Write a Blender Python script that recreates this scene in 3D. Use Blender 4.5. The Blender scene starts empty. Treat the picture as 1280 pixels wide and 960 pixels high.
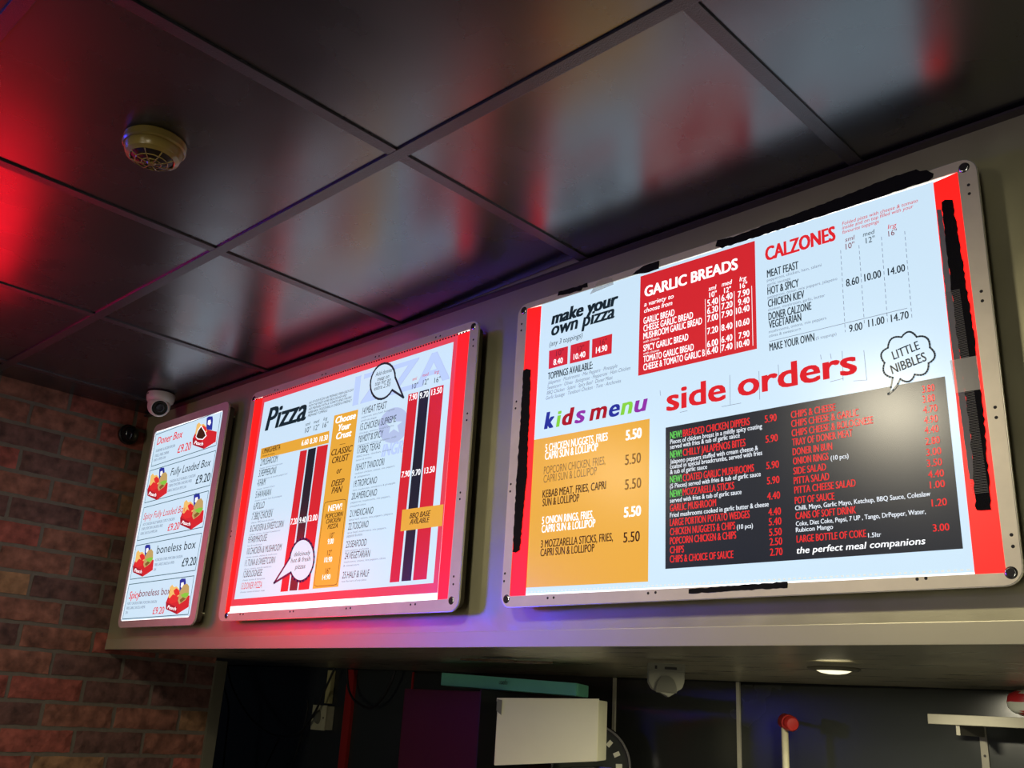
import bpy, bmesh, math, random
from mathutils import Vector, Matrix
random.seed(7)
C=bpy.context.scene.collection
sc=bpy.context.scene
def lin(c): 
    c=c/255.0
    return c/12.92 if c<=.04045 else ((c+.055)/1.055)**2.4
def rgb(r,g,b): return (lin(r),lin(g),lin(b),1)
# ---------------------------------------------------------------- camera
cam=bpy.data.cameras.new('camera'); co=bpy.data.objects.new('camera',cam); C.objects.link(co)
R_=Vector((0.72176,0.68979,0.05693)); U_=Vector((0.18615,-0.27268,0.94392)); F_=Vector((-0.66664,0.67069,0.32522))
M=Matrix((( R_.x,U_.x,-F_.x,0),(R_.y,U_.y,-F_.y,-1.4),(R_.z,U_.z,-F_.z,1.69),(0,0,0,1)))
co.matrix_world=M; cam.sensor_width=36; cam.lens=1203.17/1280*36; cam.clip_start=.02
sc.camera=co
# ---------------------------------------------------------------- world, exposure
w=bpy.data.worlds.new('world'); sc.world=w; w.use_nodes=True
w.node_tree.nodes['Background'].inputs[0].default_value=(.008,.010,.014,1); w.node_tree.nodes['Background'].inputs[1].default_value=1
sc.view_settings.view_transform='Standard'; sc.view_settings.look='None'; sc.view_settings.exposure=0; sc.view_settings.gamma=1
# ---------------------------------------------------------------- lamps (each has a fixture built further down)
WARM=(1,.90,.66)
def area(name,loc,size,power,col,rot=(0,0,0),shape='DISK',size_y=None,spread=180):
    l=bpy.data.lights.new(name,'AREA'); l.shape=shape; l.size=size; l.energy=power; l.color=col
    if size_y: l.size_y=size_y
    l.spread=math.radians(spread)
    o=bpy.data.objects.new(name,l); C.objects.link(o); o.location=loc; o.rotation_euler=rot; return o
DOWN=[(-1.06,-1.31),(-2.2,-1.50)]
P_DOWN=(17.0,6.0); P_FAR=2.0; P_KIT=9; P_RED=2.7; P_BLUE=11.0; P_FILL=42.0
for (x,y),p_ in zip(DOWN,P_DOWN): area('ceiling_downlight_lamp',(x,y,2.585),.17,p_,WARM)
FAR=[(-.9,-5.6),(-2.3,-5.2)]
for x,y in FAR: area('ceiling_panel_lamp',(x,y,2.585),.55,P_FAR,WARM,shape='SQUARE')
KIT=[(-.905,.45),(-.05,.45),(.80,.45)]
for x,y in KIT: area('soffit_downlight_lamp',(x,y,1.8005),.058,P_KIT,(1,.92,.68))
area('red_sign_lamp',(-3.07,-.78,2.08),.42,P_RED,(1,.006,.02),rot=(0,math.radians(-90),0),shape='RECTANGLE',size_y=.44)
area('blue_sign_lamp',(-3.07,-1.72,2.02),.34,P_BLUE,(.06,.05,1),rot=(0,math.radians(-90),0),shape='RECTANGLE',size_y=.42)

area('added_fill_lamp',(.8,-7.25,1.1),.9,P_FILL,(1,.95,.80),rot=(math.radians(90),0,0),shape='RECTANGLE',size_y=1.5)  # added low frontal fill, reaches the kitchen under the fascia
# ---------------------------------------------------------------- materials
MATS={}
def newmat(name):
    m=bpy.data.materials.new(name); m.use_nodes=True; MATS[name]=m
    return m,m.node_tree.nodes,m.node_tree.links,m.node_tree.nodes['Principled BSDF']
def mat(name,col,rough=.5,metal=0,emit=None,es=0,spec=.5,noise=0,nscale=30,bump=0,bscale=60,stretch=None,coat=0,rvar=0):
    m,n,l,b=newmat(name)
    b.inputs['Base Color'].default_value=col; b.inputs['Roughness'].default_value=rough; b.inputs['Metallic'].default_value=metal
    b.inputs['Specular IOR Level'].default_value=spec; b.inputs['Coat Weight'].default_value=coat
    if emit is not None:
        b.inputs['Emission Color'].default_value=emit; b.inputs['Emission Strength'].default_value=es
    if noise or bump or rvar:
        tc=n.new('ShaderNodeTexCoord'); mp=n.new('ShaderNodeMapping'); l.new(tc.outputs['Object'],mp.inputs[0])
        if stretch: mp.inputs['Scale'].default_value=stretch
        t=n.new('ShaderNodeTexNoise'); t.inputs['Scale'].default_value=nscale; t.inputs['Detail'].default_value=5; l.new(mp.outputs[0],t.inputs[0])
        if noise:
            mx=n.new('ShaderNodeMix'); mx.data_type='RGBA'
            mx.inputs[6].default_value=tuple(c*(1-noise) for c in col[:3])+(1,); mx.inputs[7].default_value=tuple(min(1,c*(1+noise)) for c in col[:3])+(1,)
            l.new(t.outputs['Fac'],mx.inputs[0]); l.new(mx.outputs[2],b.inputs['Base Color'])
        if rvar:
            mr=n.new('ShaderNodeMapRange'); mr.inputs[3].default_value=rough-rvar; mr.inputs[4].default_value=rough+rvar; mr.inputs[1].default_value=.3; mr.inputs[2].default_value=.7
            l.new(t.outputs['Fac'],mr.inputs[0]); l.new(mr.outputs[0],b.inputs['Roughness'])
        if bump:
            t2=n.new('ShaderNodeTexNoise'); t2.inputs['Scale'].default_value=bscale; t2.inputs['Detail'].default_value=4; l.new(mp.outputs[0],t2.inputs[0])
            bp=n.new('ShaderNodeBump'); bp.inputs['Strength'].default_value=bump; bp.inputs['Distance'].default_value=.002; l.new(t2.outputs['Fac'],bp.inputs['Height']); l.new(bp.outputs[0],b.inputs['Normal'])
    return m
tile_m=mat('black_tile',(.011,.013,.019,1),.27,spec=.5,rvar=.035,nscale=5,bump=.02,bscale=9)
tile_m.node_tree.nodes['Principled BSDF'].inputs['IOR'].default_value=2.3
bar_m=mat('black_grid_vinyl',(.03,.03,.034,1),.36,spec=1,bump=.35,bscale=420)
void_m=mat('void_black',(.004,.004,.004,1),.9)
fascia_m=mat('satin_steel_panel',(.56,.53,.34,1),.36,metal=.6,noise=.08,nscale=14,rvar=.05,bump=.06,bscale=500)
fold_m=mat('satin_steel_edge',(.58,.55,.38,1),.38,metal=.5,noise=.06,nscale=10)
soffit_m=mat('brushed_steel',(.50,.46,.34,1),.32,metal=.55,noise=.3,nscale=9,stretch=(.5,7,1),rvar=.07,bump=.05,bscale=40)
mortar_m=mat('mortar',(.15,.125,.10,1),.95,noise=.25,nscale=60,bump=.6,bscale=120)
frame_m=mat('aluminium_frame',(.80,.73,.56,1),.45,metal=.3,noise=.12,nscale=25,bump=.1,bscale=90)
frame2_m=mat('rose_aluminium_frame',(.80,.66,.64,1),.4,metal=.35,noise=.1,nscale=30)
edge_m=mat('polished_edge',(.85,.82,.72,1),.25,metal=.6)
body_m=mat('sign_body',(.10,.09,.07,1),.5,metal=.5)
tape_m=mat('black_tape',(.008,.008,.009,1),.85,spec=.2,bump=.5,bscale=200)
velcro_m=mat('black_hook_tape',(.012,.012,.013,1),.9,spec=.15,bump=1,bscale=700)
edgeshade_m=mat('peeled_edge_shadow',(.22,.22,.23,1),.5)  # grey for the peeled print edge and the shadow painted beside it
hole_m=mat('rivet_hole',(.02,.018,.015,1),.7)
chrome_m=mat('chrome',(.7,.7,.68,1),.2,metal=1)
dark_m=mat('black_plastic',(.012,.012,.013,1),.4)
panel_m=mat('black_gloss_panel',(.024,.026,.025,1),.22,spec=.5,rvar=.08,nscale=3)
panelg_m=mat('greenish_black_gloss_panel',(.030,.034,.031,1),.22,spec=.5,rvar=.08,nscale=3)
strip_m=mat('pale_trim',(.45,.43,.34,1),.5)
steelt_m=mat('dull_steel_trim',(.18,.17,.125,1),.45,metal=.4,noise=.15,nscale=30)
redst_m=mat('red_painted',(.36,.014,.01,1),.45)
cable_m=mat('black_cable',(.01,.01,.01,1),.45)
cream_m=mat('aged_cream_plastic',(.55,.52,.34,1),.5,noise=.2,nscale=60)
yellow_m=mat('yellowed_trunking',(.55,.49,.22,1),.5)
detector_m=mat('yellowed_gloss_plastic',(.30,.215,.055,1),.25,noise=.15,nscale=40)
vent_m=mat('detector_vent',(.03,.02,.01,1),.5)
white_pl=mat('white_plastic',(.62,.58,.50,1),.35)
grey_pl=mat('grey_green_plastic',(.17,.17,.13,1),.45)
lens_m=mat('lens_glass',(.008,.008,.01,1),.08)
maroon_m=mat('maroon_card',(.055,.004,.007,1),.5,noise=.2,nscale=8)
card_m=mat('white_card',(.90,.88,.64,1),.6,noise=.06,nscale=8,bump=.08,bscale=12)
teal_m=mat('teal_card',(.20,.66,.48,1),.5,noise=.1,nscale=12)
bluep_m=mat('blue_plastic',(.02,.03,.35,1),.4)
floor_m=mat('floor_tile_grey',(.03,.03,.03,1),.5)
room_m=mat('dark_painted_wall',(.05,.04,.035,1),.8)
fridge_m=mat('steel_cabinet',(.3,.3,.28,1),.3,metal=.9)
bagw_m=mat('white_wrapper',(.60,.62,.52,1),.35,bump=.4,bscale=40)
bagr_m=mat('red_print_wrapper',(.42,.015,.02,1),.35,bump=.4,bscale=40)
lamp_w=mat('lit_lamp_lens',(1,1,1,1),.5,emit=(1,.90,.58,1),es=1.4)
lampc_w=mat('lit_ceiling_lens',(1,1,1,1),.5,emit=(1,.90,.66,1),es=3)
red_glow=mat('red_lit_acrylic',(.5,.02,.02,1),.4,emit=(1,.01,.01,1),es=.8)
blue_glow=mat('blue_lit_acrylic',(.02,.02,.5,1),.4,emit=(.10,.08,1,1),es=1.2)
def brickmat(name,col):
    m,n,l,b=newmat(name)
    tc=n.new('ShaderNodeTexCoord'); oi=n.new('ShaderNodeObjectInfo'); add=n.new('ShaderNodeVectorMath'); add.operation='ADD'
    l.new(tc.outputs['Object'],add.inputs[0]); l.new(oi.outputs['Location'],add.inputs[1])
    t=n.new('ShaderNodeTexNoise'); t.inputs['Scale'].default_value=28; t.inputs['Detail'].default_value=6; l.new(add.outputs[0],t.inputs[0])
    r=n.new('ShaderNodeValToRGB'); r.color_ramp.elements[0].position=.3; r.color_ramp.elements[1].position=.72
    r.color_ramp.elements[0].color=tuple(c*.45 for c in col)+(1,); r.color_ramp.elements[1].color=tuple(c*1.5 for c in col)+(1,)
    l.new(t.outputs['Fac'],r.inputs[0]); l.new(r.outputs[0],b.inputs['Base Color']); b.inputs['Roughness'].default_value=.9
    t2=n.new('ShaderNodeTexNoise'); t2.inputs['Scale'].default_value=90; t2.inputs['Detail'].default_value=6; l.new(add.outputs[0],t2.inputs[0])
    w2=n.new('ShaderNodeTexWave'); w2.inputs['Scale'].default_value=9; w2.inputs['Distortion'].default_value=14; w2.inputs['Detail'].default_value=3; l.new(add.outputs[0],w2.inputs[0])
    ad=n.new('ShaderNodeMath'); ad.operation='MULTIPLY_ADD'; ad.inputs[1].default_value=.5; l.new(w2.outputs['Fac'],ad.inputs[0]); l.new(t2.outputs['Fac'],ad.inputs[2])
    bp=n.new('ShaderNodeBump'); bp.inputs['Strength'].default_value=.45; bp.inputs['Distance'].default_value=.004; l.new(ad.outputs[0],bp.inputs['Height']); l.new(bp.outputs[0],b.inputs['Normal'])
    return m
BR=[brickmat('red_brick',(.29,.075,.055)),brickmat('brown_brick',(.23,.09,.06)),brickmat('buff_brick',(.27,.14,.07)),brickmat('dark_brick',(.13,.06,.05))]
# printed inks on a backlit sheet: the ink's own colour both reflects and lets the light through
INK={'white':(250,252,255),'paper':(201,226,244),'ink':(26,38,48),'navy':(26,28,66),'red':(206,38,46),'maroon':(120,24,36),'grey':(120,132,150),'orange':(226,166,58),
 'brown':(130,92,44),'dbrown':(62,32,22),'black':(30,34,44),'lgreen':(96,196,84),'pred':(222,46,48),'soft':(222,228,236),'blue':(44,52,150),'green':(132,196,66),'dred':(164,28,44),'purple':(140,52,160),
 'border':(222,66,80),'faint':(176,192,228),'teal':(60,92,104),'chip':(236,190,110),'bun':(190,160,100),'led':(255,255,255)}
inkm={}
def ink(k):
    if k in inkm: return inkm[k]
    c=rgb(*INK[k]); m=mat('print_'+{'soft':'soft_white','ink':'dark_ink','lgreen':'light_green','pred':'bright_red','dred':'dark_red','dbrown':'dark_brown','led':'strip_white'}.get(k,k),tuple(x*.25+.002 for x in c[:3])+(1,),.25,emit=c,es={'led':1.7}.get(k,1.0),spec=.5)
    inkm[k]=m; return m
redstrip_m=mat('red_backlit_vinyl',(.5,.01,.01,1),.4,emit=rgb(250,24,20),es=1.5)
# ---------------------------------------------------------------- helpers
def link(name,me,m=None,parent=None,loc=None):
    o=bpy.data.objects.new(name,me); C.objects.link(o)
    if m is not None and me is not None and not me.materials: me.materials.append(m)
    if parent is not None: o.parent=parent
    if loc is not None: o.location=loc
    return o
def tomesh(bm,name='m',smooth=False):
    bmesh.ops.recalc_face_normals(bm,faces=bm.faces)
    me=bpy.data.meshes.new(name); bm.to_mesh(me); bm.free()
    if smooth:
        for p in me.polygons: p.use_smooth=True
    return me
def addbox(bm,a,b,bev=0):
    r=bmesh.ops.create_cube(bm,size=1)
    vs=r['verts']
    for v in vs:
        v.co=Vector([a[i]+(v.co[i]+.5)*(b[i]-a[i]) for i in range(3)])
    if bev>0:
        es=list({e for v in vs for e in v.link_edges})
        bmesh.ops.bevel(bm,geom=es,offset=bev,segments=2,affect='EDGES',profile=.7)
    return vs
def box(name,a,b,m,parent=None,bev=0,loc=None):
    bm=bmesh.new(); addbox(bm,a,b,bev); return link(name,tomesh(bm,name),m,parent,loc)
def lathe(name,prof,m,parent=None,loc=(0,0,0),seg=40,mat_rot=None,smooth=True):
    # prof: list of (r,z), revolved round z
    bm=bmesh.new(); rings=[]
    for r,z in prof:
        if r<1e-6: rings.append([bm.verts.new((0,0,z))])
        else: rings.append([bm.verts.new((r*math.cos(2*math.pi*i/seg),r*math.sin(2*math.pi*i/seg),z)) for i in range(seg)])
    for a,b in zip(rings,rings[1:]):
        for i in range(seg):
            j=(i+1)%seg
            if len(a)==1 and len(b)==1: continue
            if len(a)==1: bm.faces.new((a[0],b[i],b[j]))
            elif len(b)==1: bm.faces.new((a[i],a[j],b[0]))
            else: bm.faces.new((a[i],a[j],b[j],b[i]))
    if mat_rot is not None: bmesh.ops.transform(bm,matrix=mat_rot,verts=bm.verts)
    me=tomesh(bm,name,False)
    if smooth:
        me.shade_smooth() if hasattr(me,'shade_smooth') else None
        me.set_sharp_from_angle(angle=math.radians(35))
    return link(name,me,m,parent,loc)
def prism(name,pts,y0,y1,m,parent=None,loc=None,bev=0):
    # pts in (x,z), extruded from y0 to y1
    bm=bmesh.new(); a=[bm.verts.new((x,y0,z)) for x,z in pts]; b=[bm.verts.new((x,y1,z)) for x,z in pts]
    bm.faces.new(a); bm.faces.new(b[::-1]); n=len(pts)
    for i in range(n): bm.faces.new((a[i],b[i],b[(i+1)%n],a[(i+1)%n]))
    if bev: bmesh.ops.bevel(bm,geom=bm.edges[:],offset=bev,segments=2,affect='EDGES')
    return link(name,tomesh(bm,name),m,parent,loc)
def hexa(name,v8,m,parent=None,bev=0):
    bm=bmesh.new(); v=[bm.verts.new(p) for p in v8]
    for f in ((0,1,2,3),(7,6,5,4),(0,4,5,1),(1,5,6,2),(2,6,7,3),(3,7,4,0)): bm.faces.new([v[i] for i in f])
    if bev: bmesh.ops.bevel(bm,geom=bm.edges[:],offset=bev,segments=2,affect='EDGES')
    return link(name,tomesh(bm,name),m,parent)
def catmull(P,n=10):
    P=[Vector(p) for p in P]; Q=[P[0]*2-P[1]]+P+[P[-1]*2-P[-2]]; out=[]
    for i in range(1,len(Q)-2):
        for k in range(n):
            t=k/n; a,b,c,d=Q[i-1],Q[i],Q[i+1],Q[i+2]
            out.append(.5*((2*b)+(-a+c)*t+(2*a-5*b+4*c-d)*t*t+(-a+3*b-3*c+d)*t**3))
    out.append(Q[-2]); return out
def tube(name,P,r,m,parent=None,seg=10,n=10,smoothpath=True):
    P=catmull(P,n) if smoothpath else [Vector(p) for p in P]
    bm=bmesh.new(); rings=[]; up=Vector((0,1,0))
    for i,p in enumerate(P):
        t=(P[min(i+1,len(P)-1)]-P[max(i-1,0)]).normalized(); s=t.cross(up)
        if s.length<1e-4: s=t.cross(Vector((1,0,0)))
        s.normalize(); q=s.cross(t).normalized()
        rings.append([bm.verts.new(p+r*(math.cos(2*math.pi*k/seg)*s+math.sin(2*math.pi*k/seg)*q)) for k in range(seg)])
    for a,b in zip(rings,rings[1:]):
        for i in range(seg): bm.faces.new((a[i],a[(i+1)%seg],b[(i+1)%seg],b[i]))
    bm.faces.new(rings[0]); bm.faces.new(rings[-1][::-1])
    return link(name,tomesh(bm,name,True),m,parent)
def thing(name,label,cat,loc=(0,0,0),group=None):
    o=bpy.data.objects.new(name,None); C.objects.link(o); o.location=loc; o.empty_display_size=.05
    o['label']=label; o['category']=cat
    if group: o['group']=group
    return o
def struct(o): o['kind']='structure'; return o
H=2.602; ZB=1.817; XB=-3.154
# ---------------------------------------------------------------- structure
struct(box('floor',(-4.6,-8,-.1),(2.6,1.2,0),floor_m))
ceil=struct(box('ceiling',(-4.6,-8,H+.06),(2.6,1.2,H+.12),void_m))
# ceiling tiles and grid
GX=[-3.154]+[-2.995+.5995*k for k in range(0,9)]
GX=[-3.154,-2.99,-2.39,-1.79,-1.186,-.592,.006,.606,1.206,1.806]
GY=[0,-.5225,-1.113,-1.7225,-2.3225,-2.9225,-3.5225]
for i in range(len(GX)-1):
    for j in range(len(GY)-1):
        x0,x1,y1,y0=GX[i],GX[i+1],GY[j],GY[j+1]
        bm=bmesh.new(); vs=addbox(bm,(x0+.003,y0+.003,H),(x1-.003,y1-.003,H+.012),.0012)
        if abs(x0+1.79)<.01 and j==0:
            for v in bm.verts:
                a=(v.co.x-x0)/(x1-x0); b_=(v.co.y-y0)/(y1-y0); v.co.z+=.022*max(0,a-.15)*b_
        t=link('ceiling_tile',tomesh(bm),tile_m,ceil)
struct_bar=[]
for x in GX[1:-1]:
    box('grid_bar',(x-.012,GY[-1],H-.0035),(x+.012,-.001,H+.004),bar_m,ceil,bev=.0008)
for y in GY[1:]:
    box('grid_bar',(XB,y-.012,H-.004),(1.9,y+.012,H+.0035),bar_m,ceil,bev=.0008)
box('plain_ceiling_board',(XB,-8,H),(2.6,GY[-1]-.012,H+.05),tile_m,ceil)
box('plain_ceiling_board',(1.806,GY[-1],H),(2.6,0,H+.05),tile_m,ceil)
# fascia wall above the counter
fas=struct(box('wall_front',(XB,0,ZB),(2.6,.015,H+.05),fascia_m))
box('folded_edge',(XB+.002,-.0022,ZB-.001),(2.6,.004,ZB+.030),fold_m,fas,bev=.0008)
tr=struct(box('trim_1',(XB,-.018,H-.009),(2.6,0,H-.0045),mat('dark_angle_trim',(.05,.04,.045,1),.4),None)); tr['kind']='structure'
# soffit under the fascia
def zs(x): return 1.800-.0088*(x-0)
bm=bmesh.new()
lo=[(XB,.0,ZB),(2.6,.0,ZB),(2.6,1.0,zs(2.6)),(-4.5,1.0,zs(-4.5)),(-4.5,.44,zs(-4.5)-.0),(XB,.44,1.8225)]
a=[bm.verts.new(p) for p in lo]; b=[bm.verts.new((x,y,z+.02)) for x,y,z in lo]
bm.faces.new(a); bm.faces.new(b[::-1])
for i in range(6): bm.faces.new((a[i],b[i],b[(i+1)%6],a[(i+1)%6]))
me=tomesh(bm,'soffit'); sof=struct(link('trim_2',me,soffit_m))
# brick wall on the left
wl=struct(box('wall_left',(-3.30,-8,0),(-3.160,.405,H+.05),mortar_m))
def brickmesh(L,seed):
    rnd=random.Random(seed)
    bm=bmesh.new(); bmesh.ops.create_grid(bm,x_segments=max(2,int(L/.02)),y_segments=3,size=.5)
    for v in bm.verts:
        y=v.co.x*L; z=v.co.y*.0625; e=(abs(v.co.x)>.49 or abs(v.co.y)>.49)
        v.co=Vector((.0055+rnd.uniform(-.0012,.0012)-(.0035 if e else 0),y+(rnd.uniform(-.0012,.0012) if e else 0),z+(rnd.uniform(-.0012,.0012) if e else 0)))
    ext=bmesh.ops.extrude_edge_only(bm,edges=[e for e in bm.edges if e.is_boundary])
    for v in [g for g in ext['geom'] if isinstance(g,bmesh.types.BMVert)]: v.co.x=-.012
    me=tomesh(bm,'brick'); return me
BM={}
def brick(y0,y1,z,k):
    L=round(y1-y0,3); key=(L,k%4,)
    mi=random.choices(range(4),weights=(4,4,1,2))[0]
    if z<2.1: mi=random.choices(range(4),weights=(3,3,2,5))[0]
    key=(L,k%3,mi)
    if key not in BM: BM[key]=brickmesh(L,hash(key)%1000); BM[key].materials.append(BR[mi])
    o=link('brick',BM[key],None,wl,(-3.160,(y0+y1)/2,z)); 
    o.rotation_euler=(random.uniform(-.004,.004),0,random.uniform(-.006,.006))
zc=[]
z=2.394+.0745*3-.0372
row=0
while z>1.0:
    # joint phase, alternate rows
    ph=-.043 if row%2==0 else -.155
    if z+.0323<=H+.02:
        edges=[.405]; y=ph+.225*2
        while y>-1.8:
            if y<.395: edges.append(y)
            y-=.225
        for k,(e1,e0) in enumerate(zip(edges,edges[1:])):
            if e1-e0-.010>.02: brick(e0+.006,e1-.006,z,k+row)
    z-=.0745; row+=1
# steel corner strip on the brick end
struct(box('trim_3',(-3.165,.398,0),(-3.147,.440,1.812),steelt_m,bev=.001))
# kitchen wall made of panels
wk=struct(box('wall_kitchen',(-4.6,1.012,0),(2.6,1.1,H),void_m))
px=[-4.5,-3.17,-2.80,-1.872,-1.450,-.62,.2,1.1,2.6]
for i,(x0,x1) in enumerate(zip(px,px[1:])):
    box('wall_panel',(x0+.002,1.0,.0),(x1-.002,1.011,zs((x0+x1)/2)-.004),panelg_m if i in (1,4) else panel_m,wk,bev=.001)
for x in (-1.872,-1.450): box('panel_joint_strip',(x-.005,.994,.0),(x+.005,1.001,zs(x)-.002),strip_m,wk)
o=box('panel_joint_strip',(-2.803,.995,.0),(-2.797,1.001,1.82),redst_m,wk); o['label']='thin red joint strip'
o=box('panel_joint_strip',(-3.178,.985,.0),(-3.135,1.001,1.824),redst_m,wk,bev=.002); o['label']='broad red vertical strip'
# rest of the shop behind the camera
struct(box('wall_right',(2.6,-8,0),(2.7,1.2,H),room_m)); struct(box('wall_back',(-4.6,-8.1,0),(2.6,-8,H),room_m))
# ---------------------------------------------------------------- text engine
_font=None
def textmesh_batch(items):
    """items: (string, style) -> list of (verts, faces, bbox)"""
    obs=[]
    for s,st in items:
        cu=bpy.data.curves.new('t','FONT'); cu.body=s; cu.size=1; cu.resolution_u=3
        if 's' in st: cu.shear=.18
        if 'i' in st: cu.shear=.25
        if 'I' in st: cu.shear=.12
        cu.fill_mode='FRONT' if hasattr(cu,'fill_mode') else cu.fill_mode
        o=bpy.data.objects.new('t',cu); C.objects.link(o); obs.append(o)
    bpy.context.view_layer.update(); dg=bpy.context.evaluated_depsgraph_get(); out=[]
    for o in obs:
        me=bpy.data.meshes.new_from_object(o.evaluated_get(dg)); vs=[tuple(v.co) for v in me.vertices]
        if vs and (max(q[1] for q in vs)>1.2 or min(q[1] for q in vs)<-.5):
            bpy.data.meshes.remove(me); o.data.offset=0; bpy.context.view_layer.update(); dg=bpy.context.evaluated_depsgraph_get()
            me=bpy.data.meshes.new_from_object(o.evaluated_get(dg)); vs=[tuple(v.co) for v in me.vertices]
        fs=[tuple(p.vertices) for p in me.polygons]
        out.append((vs,fs)); bpy.data.meshes.remove(me)
    for o in obs:
        cu=o.data; bpy.data.objects.remove(o); bpy.data.curves.remove(cu)
    return out
LY=.00026
def flatmesh(name,polys,m,parent,layer):
    # polys list of (verts2d, faces)
    V=[];F=[]
    for vs,fs in polys:
        n=len(V); V+=[(x,-LY*layer,z) for x,z in vs]; F+=[tuple(i+n for i in f) for f in fs]
    me=bpy.data.meshes.new(name); me.from_pydata(V,[],F); me.validate(); return link(name,me,m,parent)
def rrect(x0,z0,x1,z1,r,n=6):
    pts=[]
    for cx,cz,a0 in ((x1-r,z1-r,0),(x0+r,z1-r,90),(x0+r,z0+r,180),(x1-r,z0+r,270)):
        for i in range(n+1):
            a=math.radians(a0+90*i/n); pts.append((cx+r*math.cos(a),cz+r*math.sin(a)))
    return pts
def ring(name,outer,inner,y0,y1,m,parent,bev=.0006):
    bm=bmesh.new(); n=len(outer)
    L=[[bm.verts.new((x,y,z)) for x,z in P] for P in (outer,inner) for y in (y0,y1)]
    of,ob,if_,ib=L
    for i in range(n):
        j=(i+1)%n
        bm.faces.new((of[i],of[j],if_[j],if_[i])); bm.faces.new((ob[i],ib[i],ib[j],ob[j])); bm.faces.new((of[i],ob[i],ob[j],of[j])); bm.faces.new((if_[i],if_[j],ib[j],ib[i]))
    return link(name,tomesh(bm,name),m,parent)
def quadround(P,r,n=6):
    # P: TL,TR,BR,BL ; returns point list ordered like rrect (TR,TL,BL,BR)
    tl,tr_,br,bl=[Vector(p) for p in P]; out=[]
    for c,p,q in ((tr_,br,tl),(tl,tr_,bl),(bl,tl,br),(br,bl,tr_)):
        a=c+(p-c).normalized()*r; b=c+(q-c).normalized()*r; ctr=a+b-c
        for i in range(n+1):
            t=math.pi/2*i/n; v=ctr+(a-ctr)*math.cos(t)+(b-ctr)*math.sin(t); out.append((v.x,v.y))
    return out
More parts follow.
